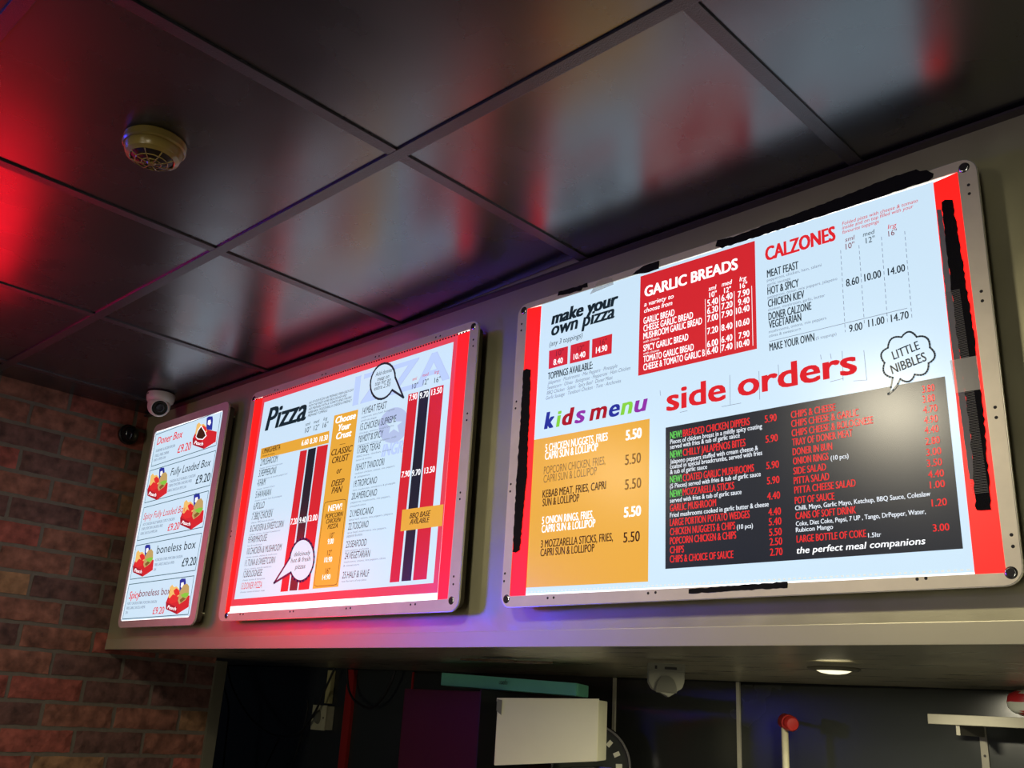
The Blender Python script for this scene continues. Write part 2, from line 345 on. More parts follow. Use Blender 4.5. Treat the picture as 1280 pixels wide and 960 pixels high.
TEXTS={'big':[('make your', 0.0964, 0.5712, 0.1747, 0.0283, 0, 'ink', 'Bs', 3),
('own pizza', 0.0977, 0.5459, 0.1651, 0.0199, 0, 'ink', 'Bs', 3),
('(any 3 toppings)', 0.0944, 0.5235, 0.088, 0.0108, 0, 'ink', 's', 3),
('10"', 0.1142, 0.498, 0.0197, 0.0115, 0, 'maroon', '', 3),
('8.40', 0.1077, 0.4797, 0.0253, 0.0123, 0, 'white', 'b', 3),
('12"', 0.1711, 0.495, 0.0166, 0.0113, 0, 'maroon', '', 3),
('10.40', 0.1612, 0.48, 0.0307, 0.0121, 0, 'white', 'b', 3),
('16"', 0.228, 0.4957, 0.0171, 0.011, 0, 'maroon', '', 3),
('14.90', 0.2184, 0.4809, 0.0283, 0.0127, 0, 'white', 'b', 3),
('TOPPINGS AVAILABLE:', 0.0939, 0.4513, 0.1174, 0.0149, 0, 'ink', 'm', 3),
('Jalapenos · Mushrooms · Mix Peppers · Pineapple', 0.0945, 0.4407, 0.178, 0.0075, 0, 'grey', 'i', 3),
('Sweetcorn · Olives · Bolognese · Pepperoni · Ham Chicken', 0.0939, 0.4299, 0.2097, 0.0075, 0, 'grey', 'i', 3),
('BBQ Chicken · Salami · Spicy Beef · Doner Meat', 0.0934, 0.4192, 0.1685, 0.0075, 0, 'grey', 'i', 3),
('Garlic Sausage · Tandoori Chicken · Tuna · Anchovies', 0.0918, 0.4087, 0.1903, 0.0074, 0, 'grey', 'i', 3),
('GARLIC BREADS', 0.334, 0.5701, 0.2028, 0.0218, 0, 'white', 'b', 3),
('sml', 0.4762, 0.544, 0.0163, 0.0086, 0, 'white', 'ms', 3),
('med', 0.5034, 0.545, 0.0213, 0.0085, 0, 'white', 'ms', 3),
('lrg', 0.5393, 0.5449, 0.0143, 0.0084, 0, 'white', 'ms', 3),
('10"', 0.4776, 0.5303, 0.0154, 0.0102, 0, 'white', 'm', 3),
('12"', 0.5081, 0.5309, 0.0141, 0.01, 0, 'white', 'm', 3),
('16"', 0.5401, 0.5307, 0.0145, 0.0099, 0, 'white', 'm', 3),
('a variety to', 0.3334, 0.5505, 0.0675, 0.0091, 0, 'white', 'ms', 3),
('choose from', 0.3336, 0.5375, 0.0642, 0.0091, 0, 'white', 'ms', 3),
('GARLIC BREAD', 0.3324, 0.5149, 0.0704, 0.0132, 0, 'white', 'm', 3),
('CHEESE GARLIC BREAD', 0.3326, 0.4992, 0.1104, 0.0131, 0, 'white', 'm', 3),
('MUSHROOM GARLIC BREAD', 0.3327, 0.4835, 0.1292, 0.013, 0, 'white', 'm', 3),
('SPICY GARLIC BREAD', 0.333, 0.4593, 0.0998, 0.0129, 0, 'white', 'm', 3),
('TOMATO GARLIC BREAD', 0.3333, 0.4372, 0.1109, 0.0128, 0, 'white', 'm', 3),
('CHEESE & TOMATO GARLIC B', 0.3335, 0.4213, 0.1337, 0.0127, 0, 'white', 'm', 3),
('with cheese', 0.3325, 0.4762, 0.0369, 0.0049, 0, 'white', '', 3),
('with cheese', 0.3327, 0.4523, 0.0367, 0.0048, 0, 'white', '', 3),
('5.40', 0.473, 0.5145, 0.0227, 0.0125, 0, 'white', 'b', 3),
('6.30', 0.4728, 0.4993, 0.0226, 0.0124, 0, 'white', 'b', 3),
('7.00', 0.4726, 0.484, 0.0226, 0.0123, 0, 'white', 'b', 3),
('7.20', 0.4723, 0.4604, 0.0225, 0.0122, 0, 'white', 'b', 3),
('6.00', 0.472, 0.4359, 0.0224, 0.0121, 0, 'white', 'b', 3),
('6.40', 0.4718, 0.422, 0.0223, 0.0121, 0, 'white', 'b', 3),
('6.40', 0.5024, 0.5165, 0.0227, 0.0123, 0, 'white', 'b', 3),
('7.20', 0.5022, 0.5005, 0.0226, 0.0122, 0, 'white', 'b', 3),
('7.90', 0.5019, 0.4842, 0.0225, 0.0122, 0, 'white', 'b', 3),
('8.40', 0.5014, 0.4599, 0.0224, 0.0121, 0, 'white', 'b', 3),
('6.40', 0.501, 0.4377, 0.0223, 0.012, 0, 'white', 'b', 3),
('7.40', 0.5008, 0.4222, 0.0223, 0.0119, 0, 'white', 'b', 3),
('7.90', 0.5354, 0.5147, 0.0233, 0.0121, 0, 'white', 'b', 3),
('9.40', 0.5355, 0.4995, 0.0228, 0.0121, 0, 'white', 'b', 3),
('10.40', 0.5312, 0.4844, 0.0267, 0.012, 0, 'white', 'b', 3),
('10.60', 0.531, 0.4599, 0.0262, 0.0119, 0, 'white', 'b', 3),
('7.90', 0.5352, 0.4371, 0.0214, 0.0118, 0, 'white', 'b', 3),
('10.40', 0.5314, 0.4212, 0.0248, 0.0118, 0, 'white', 'b', 3),
('CALZONES', 0.5907, 0.5688, 0.1288, 0.0265, 0, 'red', 'bt', 3),
('Folded pizza with cheese & tomato', 0.7317, 0.5915, 0.1238, 0.0062, 0, 'red', 's', 3),
('inside and on top filled with your', 0.7313, 0.584, 0.1167, 0.0062, 0, 'red', 's', 3),
('favourite toppings', 0.7315, 0.5761, 0.0609, 0.0061, 0, 'red', 's', 3),
('sml', 0.735, 0.5602, 0.0164, 0.0078, 0, 'maroon', 's', 3),
('med', 0.765, 0.5599, 0.0194, 0.0077, 0, 'ink', 's', 3),
('lrg', 0.8056, 0.5603, 0.0143, 0.0076, 0, 'red', 's', 3),
('10"', 0.7354, 0.5466, 0.0146, 0.0099, 0, 'maroon', '', 3),
('12"', 0.7692, 0.5466, 0.0146, 0.0097, 0, 'ink', '', 3),
('16"', 0.8059, 0.5472, 0.0137, 0.0096, 0, 'maroon', '', 3),
('MEAT FEAST', 0.593, 0.5369, 0.0588, 0.0142, 0, 'ink', 'm', 3),
('HOT & SPICY', 0.5928, 0.5046, 0.0582, 0.014, 0, 'ink', 'm', 3),
('CHICKEN KIEV', 0.593, 0.4815, 0.0669, 0.0139, 0, 'ink', 'm', 3),
('DONER CALZONE', 0.5932, 0.4575, 0.0782, 0.0138, 0, 'ink', 'm', 3),
('VEGETARIAN', 0.5934, 0.4424, 0.0594, 0.0137, 0, 'ink', 'm', 3),
('MAKE YOUR OWN', 0.5932, 0.4019, 0.0807, 0.0135, 0, 'ink', 'm', 3),
('pepperoni, chicken, ham, salami', 0.5927, 0.5294, 0.0997, 0.0054, 0, 'grey', '', 3),
('garlic sausage', 0.5925, 0.521, 0.0438, 0.0053, 0, 'grey', '', 3),
('pepperoni, onion, mix peppers, jalapeno', 0.593, 0.4974, 0.125, 0.0053, 0, 'grey', '', 3),
('chicken, mushroom, garlic, butter', 0.593, 0.4741, 0.1027, 0.0053, 0, 'grey', '', 3),
('mushrooms, onions, mix peppers', 0.5931, 0.4341, 0.1027, 0.0052, 0, 'grey', '', 3),
('olives & sweetcorn', 0.5929, 0.4263, 0.0581, 0.0052, 0, 'grey', '', 3),
('(5 toppings)', 0.6764, 0.4028, 0.035, 0.0049, 0, 'grey', '', 3),
('8.60', 0.7322, 0.4812, 0.0218, 0.0128, 0, 'ink', 'm', 3),
('10.00', 0.7625, 0.4818, 0.0273, 0.0127, 0, 'ink', 'm', 3),
('14.00', 0.8004, 0.4812, 0.0271, 0.0124, 0, 'ink', 'm', 3),
('9.00', 0.7326, 0.4023, 0.0218, 0.0124, 0, 'ink', 'm', 3),
('11.00', 0.7637, 0.4036, 0.0259, 0.0123, 0, 'ink', 'm', 3),
('14.70', 0.7995, 0.4031, 0.0275, 0.0121, 0, 'ink', 'm', 3),
('side orders', 0.3858, 0.3325, 0.3558, 0.0425, 0, 'red', 'b', 3),
('k', 0.0903, 0.3468, 0.0268, 0.0349, 0, 'blue', 'Bs', 3),
('i', 0.1222, 0.3462, 0.0132, 0.0345, 0, 'green', 'Bs', 3),
('d', 0.1376, 0.3459, 0.0311, 0.0343, 0, 'dred', 'Bs', 3),
('s', 0.17, 0.3452, 0.0272, 0.0239, 0, 'purple', 'Bs', 3),
('m', 0.2073, 0.3445, 0.0429, 0.0236, 0, 'dred', 'Bs', 3),
('e', 0.2547, 0.3436, 0.0259, 0.0232, 0, 'blue', 'Bs', 3),
('n', 0.2823, 0.3431, 0.0282, 0.0229, 0, 'green', 'Bs', 3),
('u', 0.3142, 0.3425, 0.0303, 0.0227, 0, 'purple', 'Bs', 3),
('5 CHICKEN NUGGETS, FRIES', 0.0963, 0.2994, 0.1572, 0.0155, 0, 'white', 'm', 3),
('CAPRI SUN & LOLLIPOP', 0.0965, 0.2829, 0.1343, 0.0154, 0, 'white', 'b', 3),
('POPCORN CHICKEN, FRIES,', 0.0956, 0.2539, 0.1534, 0.0153, 0, 'brown', '', 3),
('CAPRI SUN & LOLLIPOP', 0.0957, 0.2367, 0.1335, 0.0152, 0, 'brown', '', 3),
('KEBAB MEAT, FRIES, CAPRI', 0.095, 0.2069, 0.1572, 0.015, 0, 'dbrown', 'm', 3),
('SUN & LOLLIPOP', 0.096, 0.19, 0.0928, 0.0149, 0, 'dbrown', 'm', 3),
('5 ONION RINGS, FRIES,', 0.0965, 0.1547, 0.1281, 0.0147, 0, 'white', 'b', 3),
('CAPRI SUN & LOLLIPOP', 0.0968, 0.1382, 0.1329, 0.0147, 0, 'white', 'b', 3),
('3 MOZZARELLA STICKS, FRIES,', 0.0967, 0.1094, 0.1746, 0.0145, 0, 'dbrown', 'm', 3),
('CAPRI SUN & LOLLIPOP', 0.0966, 0.093, 0.1326, 0.0144, 0, 'dbrown', 'm', 3),
('5.50', 0.2955, 0.2924, 0.0364, 0.0193, 0, 'white', 'b', 3),
('5.50', 0.2949, 0.2459, 0.0362, 0.019, 0, 'brown', 'm', 3),
('5.50', 0.2956, 0.1998, 0.0369, 0.0187, 0, 'brown', 'm', 3),
('5.50', 0.2948, 0.1493, 0.0379, 0.0184, 0, 'white', 'b', 3),
('5.50', 0.2946, 0.1042, 0.0364, 0.0181, 0, 'dbrown', 'm', 3),
('NEW!', 0.3941, 0.2802, 0.0243, 0.0126, 0, 'lgreen', 'b', 3),
('NEW!', 0.3942, 0.2451, 0.0242, 0.0124, 0, 'lgreen', 'b', 3),
('NEW!', 0.3942, 0.2005, 0.024, 0.0122, 0, 'lgreen', 'b', 3),
('NEW!', 0.3943, 0.1749, 0.0239, 0.0121, 0, 'lgreen', 'b', 3),
('BREADED CHICKEN DIPPERS', 0.4208, 0.2802, 0.1322, 0.0127, 0, 'pred', 'b', 3),
('CHILLY JALAPENOS BITES', 0.4207, 0.2451, 0.1235, 0.0126, 0, 'pred', 'b', 3),
('COATED GARLIC MUSHROOMS', 0.4205, 0.2002, 0.1382, 0.0124, 0, 'pred', 'b', 3),
('MOZZARELLA STICKS', 0.4204, 0.1753, 0.1011, 0.0122, 0, 'pred', 'b', 3),
('GARLIC MUSHROOM', 0.3943, 0.1503, 0.0923, 0.0123, 0, 'pred', 'b', 3),
('LARGE PORTION POTATO WEDGES', 0.3943, 0.1249, 0.1544, 0.0121, 0, 'pred', 'b', 3),
('CHICKEN NUGGETS & CHIPS', 0.3943, 0.109, 0.1276, 0.0121, 0, 'pred', 'b', 3),
('POPCORN CHICKEN & CHIPS', 0.3944, 0.0934, 0.129, 0.012, 0, 'pred', 'b', 3),
('CHIPS', 0.3944, 0.078, 0.0287, 0.0119, 0, 'pred', 'b', 3),
('CHIPS & CHOICE OF SAUCE', 0.3944, 0.0626, 0.1231, 0.0119, 0, 'pred', 'b', 3),
('CHIPS & CHEESE', 0.6274, 0.2786, 0.0759, 0.0116, 0, 'pred', 'b', 3),
('CHIPS CHEESE & GARLIC', 0.6272, 0.2636, 0.1127, 0.0116, 0, 'pred', 'b', 3),
('CHIPS CHEESE & BOLOGNESE', 0.6274, 0.2481, 0.134, 0.0115, 0, 'pred', 'b', 3),
('TRAY OF DONER MEAT', 0.6277, 0.233, 0.1006, 0.0114, 0, 'pred', 'b', 3),
('DONER IN BUN', 0.6279, 0.2171, 0.0666, 0.0114, 0, 'pred', 'b', 3),
('ONION RINGS', 0.6279, 0.202, 0.0597, 0.0113, 0, 'pred', 'b', 3),
('SIDE SALAD', 0.6278, 0.186, 0.0551, 0.0112, 0, 'pred', 'b', 3),
('PITTA SALAD', 0.6278, 0.1705, 0.0595, 0.0112, 0, 'pred', 'b', 3),
('PITTA CHEESE SALAD', 0.6282, 0.1554, 0.1001, 0.0111, 0, 'pred', 'b', 3),
('POT OF SAUCE', 0.6283, 0.139, 0.0654, 0.011, 0, 'pred', 'b', 3),
('CANS OF SOFT DRINK', 0.6285, 0.1148, 0.0978, 0.0109, 0, 'pred', 'b', 3),
('LARGE BOTTLE OF COKE', 0.6287, 0.0787, 0.1107, 0.0108, 0, 'pred', 'b', 3),
('Pieces of chicken breast in a mildly spicy coating', 0.3942, 0.2707, 0.1811, 0.0082, 0, 'soft', 'm', 3),
('served with fries & tub of garlic sauce', 0.3942, 0.2615, 0.1394, 0.0082, 0, 'soft', 'm', 3),
('Jalapeno peppers stuffed with cream cheese &', 0.3942, 0.2348, 0.1727, 0.0081, 0, 'soft', 'm', 3),
('coated in special breadcrumbs, served with fries', 0.3942, 0.2257, 0.18, 0.0081, 0, 'soft', 'm', 3),
('& tub of garlic sauce', 0.3942, 0.2162, 0.0755, 0.0081, 0, 'soft', 'm', 3),
('(5 Pieces) served with fries & tub of garlic sauce', 0.3942, 0.1908, 0.1763, 0.008, 0, 'soft', 'm', 3),
('served with fries & tub of garlic sauce', 0.3943, 0.1654, 0.1404, 0.0079, 0, 'soft', 'm', 3),
('Fried mushrooms cooked in garlic butter & cheese', 0.3943, 0.14, 0.1889, 0.0079, 0, 'soft', 'm', 3),
('(10 pcs)', 0.5247, 0.1083, 0.0293, 0.0073, 0, 'soft', 'm', 3),
('(10 pcs)', 0.6908, 0.2004, 0.0288, 0.0071, 0, 'soft', 'm', 3),
('Chilli, Mayo, Garlic Mayo, Ketchup, BBQ Sauce, Coleslaw', 0.6284, 0.1289, 0.2078, 0.0071, 0, 'soft', 'm', 3),
('Coke, Diet Coke, Pepsi, 7 UP , Tango, DrPepper, Water,', 0.6286, 0.1044, 0.199, 0.007, 0, 'soft', 'm', 3),
('Rubicon Mango', 0.6282, 0.0948, 0.0607, 0.007, 0, 'soft', 'm', 3),
('1.5ltr', 0.7422, 0.0774, 0.0195, 0.0066, 0, 'soft', 'm', 3),
('the perfect meal companions', 0.628, 0.0618, 0.1959, 0.0098, 0, 'white', 'bs', 3),
('5.90', 0.5805, 0.2789, 0.0218, 0.0123, 0, 'pred', 'b', 3),
('5.90', 0.5809, 0.2447, 0.0222, 0.0121, 0, 'pred', 'b', 3),
('5.90', 0.5808, 0.2007, 0.0227, 0.0119, 0, 'pred', 'b', 3),
('5.90', 0.5811, 0.1756, 0.0225, 0.0118, 0, 'pred', 'b', 3),
('4.40', 0.5807, 0.1505, 0.0229, 0.0117, 0, 'pred', 'b', 3),
('4.40', 0.582, 0.1249, 0.0222, 0.0116, 0, 'pred', 'b', 3),
('5.40', 0.5821, 0.1092, 0.0223, 0.0115, 0, 'pred', 'b', 3),
('5.50', 0.5823, 0.0926, 0.022, 0.0114, 0, 'pred', 'b', 3),
('2.50', 0.5827, 0.0776, 0.0218, 0.0114, 0, 'pred', 'b', 3),
('2.70', 0.5827, 0.0615, 0.0218, 0.0113, 0, 'pred', 'b', 3),
('3.80', 0.837, 0.2817, 0.0183, 0.0109, 0, 'pred', 'b', 3),
('3.80', 0.8364, 0.2663, 0.0182, 0.0109, 0, 'pred', 'b', 3),
('4.70', 0.8358, 0.2505, 0.0209, 0.0108, 0, 'pred', 'b', 3),
('4.90', 0.8359, 0.2348, 0.02, 0.0107, 0, 'pred', 'b', 3),
('4.40', 0.8355, 0.2198, 0.0203, 0.0107, 0, 'pred', 'b', 3),
('2.80', 0.8351, 0.2031, 0.021, 0.0106, 0, 'pred', 'b', 3),
('3.00', 0.8352, 0.1869, 0.0214, 0.0105, 0, 'pred', 'b', 3),
('3.50', 0.8347, 0.1708, 0.0216, 0.0105, 0, 'pred', 'b', 3),
('4.40', 0.8351, 0.1546, 0.0224, 0.0104, 0, 'pred', 'b', 3),
('1.00', 0.8364, 0.1393, 0.0211, 0.0103, 0, 'pred', 'b', 3),
('1.20', 0.8367, 0.1134, 0.0212, 0.0102, 0, 'pred', 'b', 3),
('3.00', 0.8354, 0.0782, 0.0227, 0.0101, 0, 'pred', 'b', 3),
('LITTLE', 0.7994, 0.3414, 0.0415, 0.0139, 12.2, 'ink', 'm', 6),
('NIBBLES', 0.7955, 0.3192, 0.054, 0.0145, 11.5, 'ink', 'b', 6)],
'mid':[('IZZA', 0.4943, 0.5173, 0.3599, 0.0772, 0, 'faint', 'b', 0.8),
('INGR', 0.633, 0.3654, 0.0793, 0.0301, 0, 'faint', 'bi', 0.9),
('Pizza', 0.0962, 0.5152, 0.1969, 0.0657, 0, 'ink', 'bs', 3),
('ALL OF OUR PIZZAS ARE PREPARED FRESH EACH DAY', 0.2985, 0.5579, 0.1951, 0.0065, 0, 'ink', 'i', 3),
('FROM THE FINEST HOME MADE DOUGH AND', 0.2992, 0.5486, 0.1662, 0.0065, 0, 'ink', 'i', 3),
('ARE PREPARED WITH A TOMATO AND ITALIAN', 0.2999, 0.5394, 0.1871, 0.0065, 0, 'ink', 'i', 3),
('HERB BASE, MOZZARELLA CHEESE & FRESHLY', 0.3006, 0.5302, 0.1907, 0.0064, 0, 'ink', 'i', 3),
('PREPARED TOPPINGS', 0.3013, 0.521, 0.0871, 0.0064, 0, 'ink', 'i', 3),
('sml', 0.2959, 0.4971, 0.021, 0.0091, 0, 'ink', 's', 3),
('med', 0.3326, 0.4974, 0.0248, 0.009, 0, 'ink', 's', 3),
('lrg', 0.3757, 0.4988, 0.0174, 0.0089, 0, 'ink', 's', 3),
('10"', 0.2972, 0.4776, 0.0253, 0.0143, 0, 'ink', '', 3),
('12"', 0.3367, 0.4778, 0.023, 0.0141, 0, 'ink', '', 3),
('16"', 0.376, 0.4786, 0.0229, 0.014, 0, 'ink', '', 3),
('1.MARGHERITA', 0.1013, 0.4488, 0.0872, 0.0153, 0, 'dbrown', 'm', 3),
('cheese & tomato', 0.1027, 0.44, 0.0609, 0.0047, 0, 'dbrown', '', 3),
('6.60', 0.2888, 0.444, 0.031, 0.0146, 0, 'white', 'b', 3),
('8.30', 0.3269, 0.4431, 0.0322, 0.0145, 0, 'white', 'b', 3),
('10.30', 0.3696, 0.4428, 0.0353, 0.0143, 0, 'white', 'b', 3),
('7.20', 0.2872, 0.2347, 0.0285, 0.0154, 0, 'white', 'b', 3),
('9.40', 0.3254, 0.235, 0.0293, 0.0152, 0, 'white', 'b', 3),
('13.00', 0.3628, 0.2362, 0.0399, 0.0151, 0, 'white', 'b', 3),
('2.MUSHROOM', 0.0982, 0.4153, 0.0845, 0.0187, 0, 'ink', 'I', 3),
('cheese, tomato & mushroom', 0.0985, 0.405, 0.1125, 0.0049, 0, 'grey', '', 3),
('3.PEPPERONI', 0.0976, 0.3836, 0.0855, 0.0185, 0, 'ink', 'I', 3),
('cheese, tomato & double pepperoni', 0.0978, 0.3733, 0.1426, 0.0048, 0, 'grey', '', 3),
('4.HAM', 0.0985, 0.3568, 0.0398, 0.0184, 0, 'ink', 'I', 3),
('cheese, tomato & ham', 0.0987, 0.3465, 0.0883, 0.0048, 0, 'grey', '', 3),
('5.HAWAIIAN', 0.0968, 0.3249, 0.0764, 0.0182, 0, 'ink', 'I', 3),
('cheese, tomato, ham & pineapple', 0.0971, 0.3148, 0.1314, 0.0047, 0, 'grey', '', 3),
('6.POLLO', 0.0964, 0.293, 0.0528, 0.018, 0, 'ink', 'I', 3),
('cheese, tomato & chicken', 0.0967, 0.2829, 0.102, 0.0047, 0, 'grey', '', 3),
('7. BBQ CHICKEN', 0.0951, 0.2646, 0.0989, 0.0179, 0, 'ink', 'I', 3),
('cheese, BBQ base & chicken', 0.0954, 0.2546, 0.1101, 0.0047, 0, 'grey', '', 3),
('8.CHICKEN & SWEETCORN', 0.0954, 0.2322, 0.1598, 0.0177, 0, 'ink', 'I', 3),
('cheese, tomato, chicken & sweetcorn', 0.0956, 0.2223, 0.1473, 0.0046, 0, 'grey', '', 3),
('9.FARMHOUSE', 0.0935, 0.2021, 0.0911, 0.0175, 0, 'ink', 'I', 3),
('ham & mushroom', 0.0937, 0.1923, 0.0706, 0.0046, 0, 'grey', '', 3),
('10.CHICKEN & MUSHROOM', 0.0953, 0.1715, 0.1643, 0.0173, 0, 'ink', 'I', 3),
('cheese, tomato, chicken & mushroom', 0.0956, 0.1618, 0.1471, 0.0045, 0, 'grey', '', 3),
('11.TUNA & SWEETCORN', 0.0939, 0.1404, 0.1445, 0.0172, 0, 'ink', 'I', 3),
('cheese, tomato, tuna & sweetcorn', 0.0941, 0.1307, 0.1304, 0.0045, 0, 'grey', '', 3),
('12.BOLOGNESE', 0.0943, 0.1111, 0.0902, 0.017, 0, 'ink', 'I', 3),
('cheese, tomato & bolognese', 0.0946, 0.1015, 0.1077, 0.0044, 0, 'grey', '', 3),
('13.DONER PIZZA', 0.0918, 0.08, 0.1006, 0.0168, 0, 'red', 'I', 3),
('cheese, tomato & doner meat', 0.0921, 0.0705, 0.1179, 0.0044, 0, 'grey', '', 3),
('Choose', 0.4308, 0.4811, 0.0836, 0.0175, 0, 'white', 'bs', 3),
('Your', 0.4463, 0.4586, 0.0516, 0.0174, 0, 'white', 'bs', 3),
('Crust', 0.4416, 0.4373, 0.0637, 0.0173, 0, 'white', 'bs', 3),
('CLASSIC', 0.4295, 0.3967, 0.0869, 0.016, 0, 'dbrown', 'bi', 3),
('CRUST', 0.4366, 0.3759, 0.0704, 0.0159, 0, 'dbrown', 'bi', 3),
('or', 0.4615, 0.3467, 0.0213, 0.0104, 0, 'dbrown', 'bi', 3),
('DEEP', 0.445, 0.3156, 0.0533, 0.0155, 0, 'dbrown', 'bi', 3),
('PAN', 0.4502, 0.2973, 0.0438, 0.0154, 0, 'dbrown', 'bi', 3),
('NEW!', 0.4449, 0.2536, 0.0559, 0.0152, 0, 'white', 'b', 3),
('POPCORN', 0.4356, 0.2367, 0.0731, 0.0111, 0, 'dbrown', 'bi', 3),
('CHICKEN', 0.4426, 0.2234, 0.06, 0.0111, 0, 'dbrown', 'bi', 3),
('PIZZA', 0.4516, 0.2094, 0.0408, 0.011, 0, 'dbrown', 'bi', 3),
('10"', 0.4653, 0.1863, 0.0168, 0.0128, 0, 'dbrown', '', 3),
('9.00', 0.459, 0.1717, 0.0242, 0.0128, 0, 'white', 'b', 3),
('12"', 0.4631, 0.1442, 0.0174, 0.0127, 0, 'dbrown', '', 3),
('10.90', 0.4544, 0.128, 0.0312, 0.0126, 0, 'white', 'b', 3),
('16"', 0.4645, 0.1013, 0.0173, 0.0125, 0, 'dbrown', '', 3),
('14.90', 0.4546, 0.0866, 0.0321, 0.0124, 0, 'white', 'b', 3),
('deliciously', 0.3237, 0.1514, 0.0693, 0.0111, 0, 'ink', 's', 6),
('hot & fresh', 0.3124, 0.1363, 0.0838, 0.0111, 0, 'ink', 's', 6),
('pizzas', 0.3344, 0.1191, 0.0439, 0.0076, 0, 'ink', 's', 6),
('Add donner', 0.5787, 0.5783, 0.067, 0.0109, 0, 'ink', 's', 6),
('meat on', 0.5873, 0.5641, 0.0462, 0.0108, 0, 'ink', 's', 6),
('top for an', 0.5805, 0.5535, 0.0607, 0.0108, 0, 'ink', 's', 6),
('extra 2.50', 0.579, 0.5413, 0.0622, 0.0107, 0, 'ink', 's', 6),
('14.MEAT FEAST', 0.5398, 0.4869, 0.0951, 0.0177, 0, 'ink', 'I', 3),
('pepperoni, spicy beef, bolognese', 0.5393, 0.4771, 0.1276, 0.0049, 0, 'grey', '', 3),
('and sausage', 0.5386, 0.4678, 0.061, 0.0049, 0, 'grey', '', 3),
('15.CHICKEN SUPREME', 0.5383, 0.4455, 0.1382, 0.0175, 0, 'ink', 'I', 3),
('chicken, onions, mushrooms', 0.5377, 0.4358, 0.1322, 0.0048, 0, 'grey', '', 3),
('mix peppers', 0.5371, 0.4265, 0.0608, 0.0048, 0, 'grey', '', 3),
('16.HOT & SPICY', 0.5381, 0.4152, 0.0943, 0.0173, 0, 'ink', 'I', 3),
('pepperoni, onions, jalapeno, chilli', 0.5376, 0.4056, 0.1457, 0.0048, 0, 'grey', '', 3),
('17.BBQ TEXAS', 0.538, 0.3868, 0.0886, 0.0172, 0, 'ink', 'I', 3),
('BBQ base, chicken, onions', 0.5374, 0.3772, 0.1324, 0.0047, 0, 'grey', '', 3),
('bacon & onions', 0.5368, 0.3681, 0.0605, 0.0047, 0, 'grey', '', 3),
('18.HOT TANDOORI', 0.5385, 0.3442, 0.1098, 0.0169, 0, 'ink', 'I', 3),
('tandoori chicken, onions, mix peppers', 0.5379, 0.3347, 0.1499, 0.0047, 0, 'grey', '', 3),
('& jalapenos', 0.5373, 0.3257, 0.0603, 0.0047, 0, 'grey', '', 3),
('19.TROPICANO', 0.5379, 0.303, 0.0894, 0.0167, 0, 'ink', 'I', 3),
('ham, mushroom, sweetcorn & pineapple', 0.5373, 0.2936, 0.1595, 0.0046, 0, 'grey', '', 3),
('20.AMERICANO', 0.5353, 0.273, 0.0968, 0.0165, 0, 'ink', 'I', 3),
('pepperoni, mushrooms, mix peppers,', 0.5348, 0.2637, 0.1492, 0.0046, 0, 'grey', '', 3),
('pineapple & onions', 0.5342, 0.2548, 0.06, 0.0045, 0, 'grey', '', 3),
('21.MEXICANO', 0.5359, 0.2311, 0.0895, 0.0163, 0, 'ink', 'I', 3),
('spicy beef, onions, mix peppers, jalapeno', 0.5354, 0.2219, 0.1635, 0.0045, 0, 'grey', '', 3),
('22.TOSCANO', 0.5353, 0.2001, 0.0774, 0.0161, 0, 'ink', 'I', 3),
('spicy beef, mushrooms, mix peppers,', 0.5348, 0.191, 0.1459, 0.0045, 0, 'grey', '', 3),
('pepperoni & onions', 0.5341, 0.1823, 0.0596, 0.0044, 0, 'grey', '', 3),
('23.SEAFOOD', 0.5343, 0.1575, 0.0786, 0.0159, 0, 'ink', 'I', 3),
('tuna, prawns, anchovies', 0.5338, 0.1485, 0.0895, 0.0044, 0, 'grey', '', 3),
('24.VEGETARIAN', 0.5349, 0.1308, 0.0958, 0.0158, 0, 'ink', 'I', 3),
('mushrooms, onions, mix peppers, olives', 0.5343, 0.1219, 0.1541, 0.0043, 0, 'grey', '', 3),
('& sweetcorn', 0.5337, 0.1133, 0.0592, 0.0043, 0, 'grey', '', 3),
('25.HALF & HALF', 0.5339, 0.0859, 0.1007, 0.0155, 0, 'ink', 'I', 3),
('two flavours of any pizza', 0.5333, 0.077, 0.0931, 0.0043, 0, 'grey', '', 3),
('7.90', 0.7177, 0.4893, 0.0279, 0.0148, 0, 'white', 'b', 3),
('9.70', 0.7555, 0.4877, 0.0304, 0.0147, 0, 'white', 'b', 3),
('13.50', 0.7961, 0.4883, 0.0365, 0.0145, 0, 'white', 'b', 3),
('7.90', 0.7167, 0.3048, 0.0296, 0.014, 0, 'white', 'b', 3),
('9.70', 0.7532, 0.3037, 0.0293, 0.0138, 0, 'white', 'b', 3),
('13.50', 0.796, 0.304, 0.0349, 0.0136, 0, 'white', 'b', 3),
('sml', 0.7229, 0.5382, 0.0162, 0.0082, 0, 'red', 's', 3),
('med', 0.7583, 0.5407, 0.0221, 0.0082, 0, 'red', 's', 3),
('lrg', 0.8004, 0.5393, 0.0169, 0.0081, 0, 'red', 's', 3),
('10"', 0.7243, 0.5176, 0.0208, 0.0129, 0, 'ink', '', 3),
('12"', 0.7627, 0.5197, 0.0197, 0.0128, 0, 'ink', '', 3),
('16"', 0.8031, 0.5171, 0.0204, 0.0126, 0, 'ink', '', 3),
('BBQ BASE', 0.7599, 0.2063, 0.0699, 0.0119, 0, 'dbrown', 'bi', 5),
('AVILABLE', 0.7618, 0.1925, 0.0663, 0.0118, 0, 'dbrown', 'bi', 5)],
'left':[('Doner Box', 0.0381, 0.5794, 0.1694, 0.0256, 0, 'red', 'ms', 3),
('DONER MEAT & CHICKEN POPCORN', 0.0417, 0.5542, 0.1272, 0.009, 0, 'grey', 'm', 3),
('FRIES, FREE DRINK', 0.0412, 0.5375, 0.0951, 0.009, 0, 'grey', 'm', 3),
